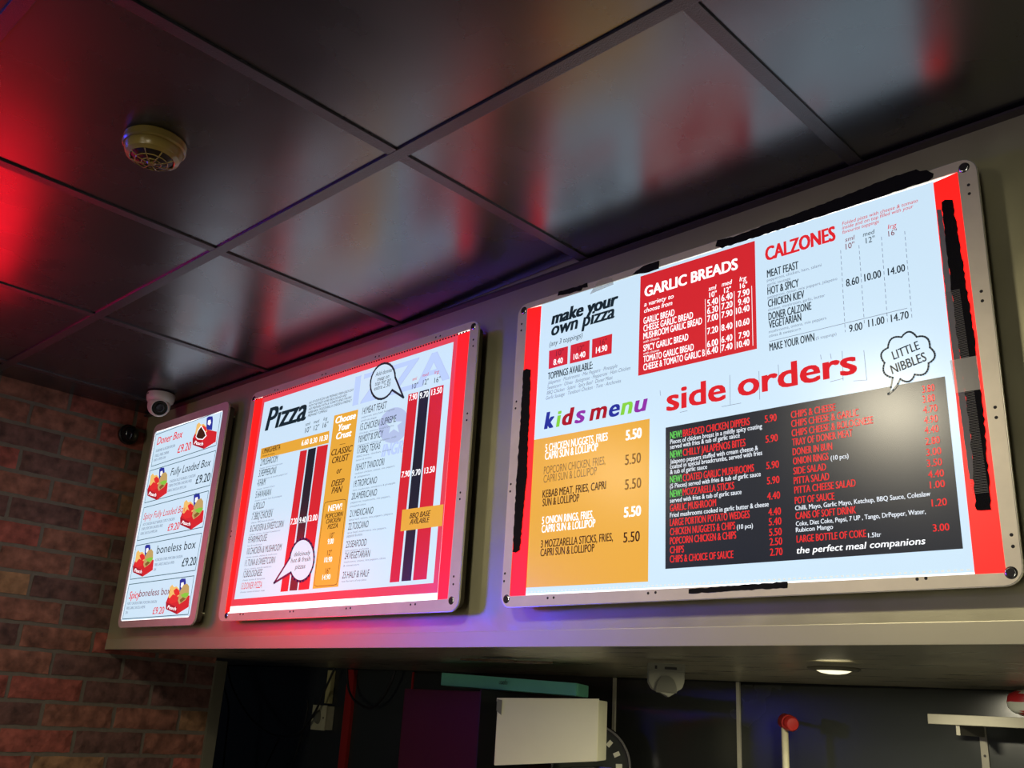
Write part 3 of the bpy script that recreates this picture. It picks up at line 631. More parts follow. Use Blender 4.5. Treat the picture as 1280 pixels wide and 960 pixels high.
('AND A PEPSI CAN', 0.0385, 0.5235, 0.0795, 0.0089, 0, 'grey', 'm', 3),
('CHICKEN FILLET BURGER, 2 CHICKEN', 0.1757, 0.4367, 0.1599, 0.0085, 0, 'grey', 'm', 3),
('STRIPS, POPCORN CHICKEN, FRIES', 0.1732, 0.4228, 0.145, 0.0085, 0, 'grey', 'm', 3),
('GARLIC SAUCE & A PEPSI CAN', 0.1727, 0.4076, 0.1163, 0.0084, 0, 'grey', 'm', 3),
('HOT CHICKEN FILLET BURGER, 2 SPICY CHICKEN', 0.0451, 0.3127, 0.2058, 0.0084, 0, 'grey', 'm', 3),
('STRIPS, POPCORN CHICKEN, FRIES', 0.0411, 0.2988, 0.14, 0.0084, 0, 'grey', 'm', 3),
('GARLIC SAUCE & A PEPSI CAN', 0.0399, 0.2845, 0.11, 0.0083, 0, 'grey', 'm', 3),
('4 CHICKEN STRIPS, POPCORN CHICKEN', 0.1704, 0.1937, 0.1689, 0.0079, 0, 'grey', 'm', 3),
('FRIES, GARLIC SAUCE & A PEPSI', 0.1725, 0.1791, 0.1218, 0.0079, 0, 'grey', 'm', 3),
('CAN', 0.1716, 0.1645, 0.0166, 0.0078, 0, 'grey', 'm', 3),
('4 SPICY CHICKEN STRIPS, POPCORN CHICKEN', 0.0349, 0.0678, 0.1937, 0.0078, 0, 'grey', 'm', 3),
('FRIES, GARLIC SAUCE & A PEPSI', 0.0374, 0.0543, 0.1217, 0.0078, 0, 'grey', 'm', 3),
('CAN', 0.0356, 0.041, 0.0158, 0.0078, 0, 'grey', 'm', 3),
('£9.20', 0.1925, 0.5299, 0.0832, 0.0259, 0, 'red', 'm', 3),
('£9.20', 0.3438, 0.4127, 0.0834, 0.0257, 0, 'ink', 'm', 3),
('£9.20', 0.2174, 0.2822, 0.0718, 0.0215, 0, 'red', 'm', 3),
('£9.20', 0.3433, 0.1676, 0.0819, 0.0238, 0, 'ink', 'm', 3),
('£9.20', 0.2145, 0.0353, 0.0692, 0.0199, 0, 'red', 'm', 3),
('Fully Loaded Box', 0.1725, 0.4596, 0.2443, 0.0241, 0, 'ink', 's', 3),
('Spicy Fully Loaded Box', 0.0404, 0.3326, 0.2703, 0.0212, 0, 'red', 's', 3),
('boneless box', 0.1718, 0.2166, 0.2355, 0.025, 0, 'ink', '', 3),
('Spicy', 0.0405, 0.0861, 0.0719, 0.0221, 0, 'red', 'ms', 3),
('boneless box', 0.1072, 0.09, 0.1956, 0.0207, 0, 'maroon', '', 3),
('Peach', 0.2945, 0.5443, 0.0582, 0.0107, -13.5, 'white', 'bs', 7),
('Peach', 0.0475, 0.4126, 0.0547, 0.0108, -12.3, 'white', 'bs', 7),
('Peach', 0.3012, 0.2965, 0.0552, 0.01, -11.4, 'white', 'bs', 7),
('Peach', 0.0445, 0.1697, 0.054, 0.0101, -9.4, 'white', 'bs', 7),
('Peach', 0.3018, 0.0494, 0.0539, 0.0092, -8.3, 'white', 'bs', 7)]}
POLYS={'big':[('printed_panel', [(0.0938, 0.5145), (0.145, 0.5131), (0.145, 0.4748), (0.0948, 0.4744)], 'red', 1),
('printed_panel', [(0.152, 0.5136), (0.2014, 0.5135), (0.2018, 0.4731), (0.1516, 0.4739)], 'red', 1),
('printed_panel', [(0.2078, 0.5136), (0.2577, 0.5134), (0.2573, 0.4727), (0.2079, 0.4739)], 'red', 1),
('printed_panel', [(0.3236, 0.6169), (0.5713, 0.6148), (0.5696, 0.4117), (0.3216, 0.4136)], 'red', 1),
('printed_panel', [(0.0642, 0.3291), (0.3489, 0.3255), (0.3493, 0.0332), (0.0623, 0.0356)], 'orange', 1),
('printed_panel', [(0.3841, 0.3028), (0.8708, 0.3009), (0.8732, 0.0519), (0.3849, 0.0526)], 'black', 1),
('speech_bubble', [(0.792, 0.3626), (0.7929, 0.3674), (0.7944, 0.3712), (0.7963, 0.3741), (0.7988, 0.3761), (0.8018, 0.3772), (0.8053, 0.3774), (0.8093, 0.3766), (0.8138, 0.375), (0.8168, 0.378), (0.8198, 0.38), (0.8227, 0.381), (0.8255, 0.3809), (0.8282, 0.3798), (0.8309, 0.3776), (0.8335, 0.3744), (0.836, 0.3702), (0.8407, 0.37), (0.8446, 0.3691), (0.8479, 0.3675), (0.8504, 0.3652), (0.8523, 0.3623), (0.8535, 0.3586), (0.854, 0.3543), (0.8539, 0.3493), (0.8569, 0.3451), (0.8589, 0.3414), (0.8599, 0.3379), (0.8599, 0.3348), (0.859, 0.3319), (0.857, 0.3294), (0.854, 0.3272), (0.8499, 0.3254), (0.8493, 0.3202), (0.8481, 0.3161), (0.8463, 0.313), (0.8439, 0.3109), (0.8409, 0.3097), (0.8374, 0.3095), (0.8333, 0.3104), (0.8285, 0.3122), (0.8265, 0.3085), (0.8243, 0.3057), (0.8219, 0.304), (0.8193, 0.3031), (0.8165, 0.3033), (0.8134, 0.3044), (0.8102, 0.3064), (0.8068, 0.3095), (0.8028, 0.3027), (0.7949, 0.2944), (0.7869, 0.2895), (0.7922, 0.2993), (0.7959, 0.3138), (0.7959, 0.3138), (0.7915, 0.3159), (0.7879, 0.3183), (0.7852, 0.321), (0.7834, 0.3241), (0.7825, 0.3275), (0.7825, 0.3312), (0.7833, 0.3352), (0.7851, 0.3396), (0.7827, 0.344), (0.7811, 0.348), (0.7806, 0.3516), (0.7809, 0.3547), (0.7823, 0.3573), (0.7846, 0.3596), (0.7878, 0.3613)], 'paper', 4)],
'mid':[('printed_border', [(0.0585, 0.624), (0.872, 0.6244), (0.8717, 0.0399), (0.0483, 0.0371)], 'border', 0.2),
('printed_field', [(0.071, 0.6042), (0.8577, 0.6064), (0.8565, 0.0604), (0.0656, 0.0551)], 'paper', 0.5),
('logo_disc', [(0.7253, 0.4368), (0.725, 0.4256), (0.721, 0.4152), (0.7135, 0.4064), (0.7031, 0.3996), (0.6904, 0.3954), (0.6762, 0.3941), (0.6614, 0.3958), (0.6471, 0.4004), (0.6341, 0.4076), (0.6235, 0.417), (0.616, 0.4279), (0.6121, 0.4396), (0.6122, 0.4513), (0.6163, 0.462), (0.6241, 0.4712), (0.635, 0.478), (0.6482, 0.4821), (0.6628, 0.4831), (0.6778, 0.481), (0.692, 0.4761), (0.7046, 0.4686), (0.7147, 0.4591), (0.7218, 0.4484)], 'faint', 0.7),
('logo_star', [(0.666, 0.4626), (0.6762, 0.4463), (0.6998, 0.4424), (0.6827, 0.4349), (0.6918, 0.4168), (0.6711, 0.4281), (0.653, 0.4206), (0.6573, 0.4353), (0.6366, 0.4492), (0.6605, 0.4466)], 'paper', 0.85),
('printed_panel', [(0.0902, 0.4654), (0.4078, 0.4664), (0.4115, 0.4335), (0.0932, 0.435)], 'orange', 1),
('printed_stripe', [(0.2865, 0.4297), (0.318, 0.4294), (0.3141, 0.0659), (0.2811, 0.0657)], 'red', 1),
('printed_stripe', [(0.3233, 0.4295), (0.358, 0.4297), (0.354, 0.0666), (0.3205, 0.0668)], 'black', 1),
('printed_stripe', [(0.3626, 0.4309), (0.4098, 0.4302), (0.4045, 0.0671), (0.3592, 0.0664)], 'red', 1),
('printed_panel', [(0.4216, 0.5046), (0.5212, 0.5035), (0.522, 0.0678), (0.4187, 0.0672)], 'orange', 1),
('speech_bubble', [(0.4106, 0.1442), (0.4117, 0.1316), (0.4098, 0.1196), (0.405, 0.1087), (0.3976, 0.0996), (0.3879, 0.0928), (0.3766, 0.0888), (0.3642, 0.0876), (0.3514, 0.0895), (0.3389, 0.0943), (0.3275, 0.1019), (0.3179, 0.1117), (0.2485, 0.0894), (0.3048, 0.1489), (0.3066, 0.1614), (0.3115, 0.1727), (0.3193, 0.182), (0.3293, 0.1888), (0.3411, 0.1927), (0.3539, 0.1936), (0.3668, 0.1913), (0.3793, 0.186), (0.3904, 0.1782), (0.3997, 0.1681), (0.4065, 0.1566)], 'paper', 4),
('speech_bubble', [(0.6575, 0.5603), (0.6967, 0.5019), (0.6503, 0.5295), (0.643, 0.5221), (0.6337, 0.5168), (0.623, 0.514), (0.6116, 0.5138), (0.5999, 0.5163), (0.5888, 0.5214), (0.5788, 0.5288), (0.5706, 0.5381), (0.5647, 0.5487), (0.5614, 0.5601), (0.5609, 0.5715), (0.5634, 0.5823), (0.5686, 0.5918), (0.5763, 0.5994), (0.5859, 0.6047), (0.5969, 0.6073), (0.6086, 0.6072), (0.6203, 0.6043), (0.6314, 0.5989), (0.6411, 0.5913), (0.649, 0.5819), (0.6545, 0.5714)], 'paper', 4),
('printed_stripe', [(0.7127, 0.5069), (0.7474, 0.5061), (0.7437, 0.0684), (0.7107, 0.0682)], 'red', 1),
('printed_stripe', [(0.7531, 0.5062), (0.7866, 0.5064), (0.783, 0.069), (0.7507, 0.069)], 'black', 1),
('printed_stripe', [(0.791, 0.5069), (0.8365, 0.5064), (0.8339, 0.0695), (0.7894, 0.0692)], 'red', 1),
('printed_label', [(0.7317, 0.229), (0.8694, 0.2271), (0.87, 0.1803), (0.7326, 0.1802)], 'orange', 4)],
'left':[('meal_box_picture', [(0.3451, 0.6191), (0.3555, 0.6228), (0.3795, 0.6192), (0.3859, 0.6079), (0.391, 0.5743), (0.3545, 0.5815)], 'blue', 1.5),
('meal_box_picture', [(0.3567, 0.6101), (0.371, 0.6101), (0.3775, 0.5989), (0.3713, 0.5915), (0.3579, 0.5975)], 'white', 2),
('meal_box_picture', [(0.2787, 0.565), (0.2898, 0.5843), (0.3448, 0.5849), (0.4224, 0.5639), (0.4255, 0.5321), (0.3606, 0.5193), (0.286, 0.5433)], 'red', 2.5),
('meal_box_picture', [(0.2889, 0.5782), (0.2893, 0.6074), (0.3022, 0.6129), (0.3155, 0.6036), (0.333, 0.6032), (0.351, 0.5923), (0.3626, 0.5742), (0.3391, 0.5672), (0.3071, 0.5674)], 'chip', 3),
('meal_box_picture', [(0.316, 0.5931), (0.3318, 0.5982), (0.3539, 0.5878), (0.3589, 0.5768), (0.34, 0.5732), (0.3257, 0.5814)], 'pred', 3.5),
('meal_box_picture', [(0.2956, 0.5669), (0.3029, 0.5887), (0.3192, 0.601), (0.3506, 0.5759), (0.3645, 0.5596), (0.3448, 0.55), (0.3108, 0.5566)], 'white', 4),
('meal_box_picture', [(0.2999, 0.5674), (0.3071, 0.585), (0.321, 0.5955), (0.3468, 0.5743), (0.3582, 0.5615), (0.3422, 0.5534), (0.3127, 0.5594)], 'dbrown', 4.5),
('meal_box_picture', [(0.2787, 0.565), (0.3536, 0.5406), (0.3606, 0.5193), (0.286, 0.5433)], 'dred', 5),
('meal_box_picture', [(0.3536, 0.5406), (0.4238, 0.5596), (0.4255, 0.5321), (0.3606, 0.5193)], 'red', 5),
('meal_box_picture', [(0.0881, 0.4918), (0.0974, 0.496), (0.12, 0.4934), (0.1269, 0.482), (0.1344, 0.4476), (0.1, 0.4534)], 'blue', 1.5),
('meal_box_picture', [(0.0996, 0.483), (0.1129, 0.4836), (0.1198, 0.4723), (0.1147, 0.4644), (0.1018, 0.4701)], 'white', 2),
('meal_box_picture', [(0.0311, 0.4333), (0.0398, 0.4536), (0.0906, 0.4565), (0.1645, 0.4381), (0.1699, 0.4054), (0.1107, 0.3896), (0.0398, 0.4113)], 'red', 2.5),
('meal_box_picture', [(0.0395, 0.4473), (0.0375, 0.4773), (0.0489, 0.4835), (0.0619, 0.4746), (0.0782, 0.4749), (0.0958, 0.4644), (0.1081, 0.4462), (0.0869, 0.438), (0.0573, 0.4369)], 'chip', 3),
('meal_box_picture', [(0.0633, 0.4638), (0.0775, 0.4696), (0.0989, 0.4599), (0.1044, 0.4487), (0.0872, 0.4443), (0.0733, 0.4521)], 'pred', 3.5),
('meal_box_picture', [(0.1031, 0.4594), (0.1162, 0.4748), (0.1369, 0.4767), (0.1513, 0.4666), (0.1587, 0.4428), (0.1444, 0.4277), (0.1132, 0.4185), (0.1006, 0.4302)], 'bun', 3.5),
('meal_box_picture', [(0.1109, 0.4459), (0.1336, 0.4497), (0.1557, 0.4473), (0.1562, 0.4389), (0.1317, 0.4332)], 'green', 4),
('meal_box_picture', [(0.111, 0.4312), (0.1273, 0.4379), (0.1456, 0.4318), (0.1199, 0.422)], 'brown', 4.2),
('meal_box_picture', [(0.0429, 0.4384), (0.0647, 0.453), (0.0957, 0.4434), (0.0939, 0.4267), (0.0615, 0.4259)], 'pred', 4.3),
('meal_box_picture', [(0.0311, 0.4333), (0.1025, 0.4112), (0.1107, 0.3896), (0.0398, 0.4113)], 'dred', 5),
('meal_box_picture', [(0.1025, 0.4112), (0.166, 0.4337), (0.1699, 0.4054), (0.1107, 0.3896)], 'red', 5),
('meal_box_picture', [(0.3457, 0.3788), (0.3553, 0.3834), (0.3782, 0.3811), (0.3848, 0.3695), (0.3911, 0.3342), (0.3563, 0.3396)], 'blue', 1.5),
('meal_box_picture', [(0.357, 0.37), (0.3706, 0.3709), (0.3772, 0.3593), (0.3717, 0.3512), (0.3587, 0.3568)], 'white', 2),
('meal_box_picture', [(0.2852, 0.3175), (0.2948, 0.3386), (0.3469, 0.3426), (0.4214, 0.325), (0.4257, 0.2915), (0.3648, 0.2741), (0.2932, 0.295)], 'red', 2.5),
('meal_box_picture', [(0.2943, 0.3321), (0.2934, 0.363), (0.3053, 0.3696), (0.3183, 0.3606), (0.3349, 0.3612), (0.3524, 0.3508), (0.3643, 0.3323), (0.3423, 0.3234), (0.3121, 0.3217)], 'chip', 3),
('meal_box_picture', [(0.3193, 0.3495), (0.334, 0.3558), (0.3554, 0.3462), (0.3606, 0.3348), (0.3429, 0.3299), (0.329, 0.3377)], 'pred', 3.5),
('meal_box_picture', [(0.3597, 0.3458), (0.3736, 0.3619), (0.3948, 0.3641), (0.4091, 0.3541), (0.4157, 0.3298), (0.4006, 0.314), (0.3684, 0.3039), (0.3561, 0.3157)], 'bun', 3.5),
('meal_box_picture', [(0.3671, 0.3321), (0.3904, 0.3364), (0.4129, 0.3343), (0.413, 0.3257), (0.3879, 0.3194)], 'green', 4),
('meal_box_picture', [(0.3667, 0.3169), (0.3836, 0.3241), (0.4019, 0.3181), (0.3754, 0.3076)], 'brown', 4.2),
('meal_box_picture', [(0.2975, 0.323), (0.3203, 0.3385), (0.3515, 0.3291), (0.349, 0.312), (0.316, 0.3105)], 'pred', 4.3),
('meal_box_picture', [(0.2852, 0.3175), (0.3572, 0.2962), (0.3648, 0.2741), (0.2932, 0.295)], 'dred', 5),
('meal_box_picture', [(0.3572, 0.2962), (0.4228, 0.3206), (0.4257, 0.2915), (0.3648, 0.2741)], 'red', 5),
('meal_box_picture', [(0.086, 0.2457), (0.0953, 0.2501), (0.1178, 0.2485), (0.1246, 0.2381), (0.1317, 0.206), (0.0973, 0.2102)], 'blue', 1.5),
('meal_box_picture', [(0.0973, 0.238), (0.1106, 0.2391), (0.1174, 0.2287), (0.1122, 0.2211), (0.0994, 0.2259)], 'white', 2),
('meal_box_picture', [(0.0284, 0.1885), (0.0372, 0.208), (0.0881, 0.2127), (0.1616, 0.1983), (0.1667, 0.1679), (0.1073, 0.1507), (0.0367, 0.1682)], 'red', 2.5),
('meal_box_picture', [(0.0369, 0.202), (0.0352, 0.2302), (0.0467, 0.2364), (0.0596, 0.2285), (0.0759, 0.2295), (0.0933, 0.2203), (0.1054, 0.2037), (0.0841, 0.1952), (0.0545, 0.193)], 'chip', 3),
('meal_box_picture', [(0.0609, 0.2185), (0.0751, 0.2245), (0.0963, 0.2162), (0.1018, 0.2059), (0.0845, 0.2011), (0.0707, 0.2079)], 'pred', 3.5),
('meal_box_picture', [(0.1006, 0.2159), (0.1138, 0.2309), (0.1346, 0.2335), (0.1488, 0.2246), (0.1559, 0.2026), (0.1415, 0.1878), (0.1101, 0.1779), (0.0978, 0.1884)], 'bun', 3.5),
('meal_box_picture', [(0.1082, 0.2036), (0.1309, 0.2081), (0.153, 0.2067), (0.1534, 0.1988), (0.1289, 0.1925)], 'green', 4),
('meal_box_picture', [(0.1082, 0.1898), (0.1245, 0.1967), (0.1427, 0.1916), (0.1169, 0.1814)], 'brown', 4.2),
('meal_box_picture', [(0.0402, 0.1938), (0.0622, 0.2084), (0.0929, 0.2006), (0.0909, 0.1849), (0.0586, 0.1828)], 'pred', 4.3),
('meal_box_picture', [(0.0284, 0.1885), (0.0994, 0.1706), (0.1073, 0.1507), (0.0367, 0.1682)], 'dred', 5),
('meal_box_picture', [(0.0994, 0.1706), (0.1631, 0.1943), (0.1667, 0.1679), (0.1073, 0.1507)], 'red', 5),
('meal_box_picture', [(0.3466, 0.1278), (0.3561, 0.1324), (0.3787, 0.1313), (0.3851, 0.1208), (0.391, 0.0883), (0.3566, 0.0917)], 'blue', 1.5),
('meal_box_picture', [(0.3577, 0.1201), (0.3711, 0.1215), (0.3775, 0.111), (0.372, 0.1032), (0.3592, 0.1078)], 'white', 2),
('meal_box_picture', [(0.2863, 0.0682), (0.296, 0.0882), (0.3474, 0.0942), (0.4207, 0.081), (0.4246, 0.0501), (0.3644, 0.0313), (0.294, 0.0476)], 'red', 2.5),
('meal_box_picture', [(0.2954, 0.0821), (0.2949, 0.1108), (0.3067, 0.1174), (0.3194, 0.1097), (0.3358, 0.111), (0.353, 0.102), (0.3644, 0.0854), (0.3427, 0.0762), (0.3129, 0.0733)], 'chip', 3),
('meal_box_picture', [(0.3203, 0.0994), (0.3348, 0.1059), (0.3558, 0.0979), (0.3609, 0.0875), (0.3433, 0.0822), (0.3297, 0.0888)], 'pred', 3.5),
('meal_box_picture', [(0.3601, 0.0977), (0.374, 0.1132), (0.3949, 0.1163), (0.4089, 0.1076), (0.4152, 0.0852), (0.4001, 0.0699), (0.3682, 0.0591), (0.3562, 0.0696)], 'bun', 3.5),
('meal_box_picture', [(0.3672, 0.0852), (0.3903, 0.0903), (0.4124, 0.0894), (0.4125, 0.0814), (0.3876, 0.0744)], 'green', 4),
('meal_box_picture', [(0.3667, 0.0712), (0.3834, 0.0785), (0.4015, 0.0738), (0.3752, 0.0628)], 'brown', 4.2),
('meal_box_picture', [(0.2985, 0.0738), (0.3212, 0.0892), (0.3518, 0.0818), (0.3492, 0.0658), (0.3166, 0.063)], 'pred', 4.3),
('meal_box_picture', [(0.2863, 0.0682), (0.3571, 0.0515), (0.3644, 0.0313), (0.294, 0.0476)], 'dred', 5),
('meal_box_picture', [(0.3571, 0.0515), (0.4221, 0.077), (0.4246, 0.0501), (0.3644, 0.0313)], 'red', 5)]}
LINES={'big':[('printed_line', [(0.4688, 0.5298), (0.4698, 0.4203)], 0.0011, 'white', 2, 0),
('printed_line', [(0.4987, 0.5295), (0.499, 0.4202)], 0.0011, 'white', 2, 0),
('printed_line', [(0.5283, 0.529), (0.528, 0.4201)], 0.0011, 'white', 2, 0),
('printed_line', [(0.5629, 0.5297), (0.5624, 0.4195)], 0.0011, 'white', 2, 0),
('printed_line', [(0.7265, 0.5482), (0.726, 0.4043)], 0.0009, 'grey', 2, 1),
('printed_line', [(0.7574, 0.5476), (0.7577, 0.4087)], 0.0009, 'grey', 2, 1),
('printed_line', [(0.7945, 0.5507), (0.794, 0.4025)], 0.0009, 'grey', 2, 1),
('printed_line', [(0.8314, 0.5487), (0.8312, 0.403)], 0.0009, 'grey', 2, 1),
('printed_line', [(0.5938, 0.4193), (0.825, 0.4198)], 0.0009, 'grey', 2, 0),
('printed_line', [(0.3716, 0.3747), (0.3726, 0.3653)], 0.0008, 'grey', 2, 0),
('printed_line', [(0.5165, 0.375), (0.5165, 0.3212)], 0.0008, 'grey', 2, 0),
('printed_line', [(0.4998, 0.3213), (0.537, 0.321)], 0.0008, 'grey', 2, 0),
('printed_line', [(0.5723, 0.3706), (0.5724, 0.3209)], 0.0008, 'grey', 2, 0),
('printed_line', [(0.6081, 0.3747), (0.6086, 0.353)], 0.0008, 'grey', 2, 0),
('printed_line', [(0.6829, 0.3755), (0.6836, 0.3677)], 0.0008, 'grey', 2, 0),
('printed_line', [(0.6994, 0.3737), (0.7003, 0.3654)], 0.0008, 'grey', 2, 0),
('printed_line', [(0.719, 0.3738), (0.7179, 0.3256)], 0.0008, 'grey', 2, 0),
('printed_line', [(0.754, 0.3672), (0.7554, 0.3183)], 0.0008, 'grey', 2, 0),
('printed_line', [(0.7345, 0.321), (0.7554, 0.3183)], 0.0008, 'grey', 2, 0),
('printed_line', [(0.4149, 0.3259), (0.43, 0.3263)], 0.0008, 'grey', 2, 0),
('printed_line', [(0.6969, 0.3272), (0.7181, 0.3283)], 0.0008, 'grey', 2, 0),
('speech_bubble_outline', [(0.792, 0.3626), (0.7929, 0.3674), (0.7944, 0.3712), (0.7963, 0.3741), (0.7988, 0.3761), (0.8018, 0.3772), (0.8053, 0.3774), (0.8093, 0.3766), (0.8138, 0.375), (0.8168, 0.378), (0.8198, 0.38), (0.8227, 0.381), (0.8255, 0.3809), (0.8282, 0.3798), (0.8309, 0.3776), (0.8335, 0.3744), (0.836, 0.3702), (0.8407, 0.37), (0.8446, 0.3691), (0.8479, 0.3675), (0.8504, 0.3652), (0.8523, 0.3623), (0.8535, 0.3586), (0.854, 0.3543), (0.8539, 0.3493), (0.8569, 0.3451), (0.8589, 0.3414), (0.8599, 0.3379), (0.8599, 0.3348), (0.859, 0.3319), (0.857, 0.3294), (0.854, 0.3272), (0.8499, 0.3254), (0.8493, 0.3202), (0.8481, 0.3161), (0.8463, 0.313), (0.8439, 0.3109), (0.8409, 0.3097), (0.8374, 0.3095), (0.8333, 0.3104), (0.8285, 0.3122), (0.8265, 0.3085), (0.8243, 0.3057), (0.8219, 0.304), (0.8193, 0.3031), (0.8165, 0.3033), (0.8134, 0.3044), (0.8102, 0.3064), (0.8068, 0.3095), (0.8028, 0.3027), (0.7949, 0.2944), (0.7869, 0.2895), (0.7922, 0.2993), (0.7959, 0.3138), (0.7959, 0.3138), (0.7915, 0.3159), (0.7879, 0.3183), (0.7852, 0.321), (0.7834, 0.3241), (0.7825, 0.3275), (0.7825, 0.3312), (0.7833, 0.3352), (0.7851, 0.3396), (0.7827, 0.344), (0.7811, 0.348), (0.7806, 0.3516), (0.7809, 0.3547), (0.7823, 0.3573), (0.7846, 0.3596), (0.7878, 0.3613), (0.792, 0.3626)], 0.0028, 'ink', 5, 0)],
'mid':[('printed_line', [(0.4606, 0.4216), (0.4831, 0.4213)], 0.0011, 'dbrown', 2, 0),
('printed_line', [(0.4253, 0.2683), (0.4271, 0.2762), (0.4383, 0.2786), (0.502, 0.278), (0.512, 0.2757), (0.5159, 0.2686), (0.5159, 0.0802), (0.5135, 0.0732), (0.5027, 0.0723), (0.4354, 0.0723), (0.4255, 0.0754), (0.4235, 0.0822), (0.4253, 0.2683)], 0.0013, 'dbrown', 2, 0),
('speech_bubble_outline', [(0.4106, 0.1442), (0.4117, 0.1316), (0.4098, 0.1196), (0.405, 0.1087), (0.3976, 0.0996), (0.3879, 0.0928), (0.3766, 0.0888), (0.3642, 0.0876), (0.3514, 0.0895), (0.3389, 0.0943), (0.3275, 0.1019), (0.3179, 0.1117), (0.2485, 0.0894), (0.3048, 0.1489), (0.3066, 0.1614), (0.3115, 0.1727), (0.3193, 0.182), (0.3293, 0.1888), (0.3411, 0.1927), (0.3539, 0.1936), (0.3668, 0.1913), (0.3793, 0.186), (0.3904, 0.1782), (0.3997, 0.1681), (0.4065, 0.1566), (0.4106, 0.1442)], 0.006, 'navy', 5, 0),
('speech_bubble_outline', [(0.6575, 0.5603), (0.6967, 0.5019), (0.6503, 0.5295), (0.643, 0.5221), (0.6337, 0.5168), (0.623, 0.514), (0.6116, 0.5138), (0.5999, 0.5163), (0.5888, 0.5214), (0.5788, 0.5288), (0.5706, 0.5381), (0.5647, 0.5487), (0.5614, 0.5601), (0.5609, 0.5715), (0.5634, 0.5823), (0.5686, 0.5918), (0.5763, 0.5994), (0.5859, 0.6047), (0.5969, 0.6073), (0.6086, 0.6072), (0.6203, 0.6043), (0.6314, 0.5989), (0.6411, 0.5913), (0.649, 0.5819), (0.6545, 0.5714), (0.6575, 0.5603)], 0.0056, 'ink', 5, 0)],
'left':[('printed_outline', [(0.0198, 0.6172), (0.4275, 0.6285), (0.431, 0.5204), (0.028, 0.5088), (0.0198, 0.6172)], 0.0022, 'teal', 2, 0),
('printed_outline', [(0.0258, 0.495), (0.4339, 0.5037), (0.4336, 0.3988), (0.0282, 0.3889), (0.0258, 0.495)], 0.0022, 'teal', 2, 0),
('printed_outline', [(0.0302, 0.373), (0.4301, 0.3825), (0.4313, 0.2757), (0.0252, 0.268), (0.0302, 0.373)], 0.0022, 'teal', 2, 0),
('printed_outline', [(0.0237, 0.252), (0.4302, 0.2582), (0.4282, 0.1519), (0.0254, 0.1466), (0.0237, 0.252)], 0.0022, 'teal', 2, 0),
('printed_outline', [(0.0245, 0.131), (0.4266, 0.1366), (0.4283, 0.0293), (0.0231, 0.0256), (0.0245, 0.131)], 0.0022, 'teal', 2, 0)]}
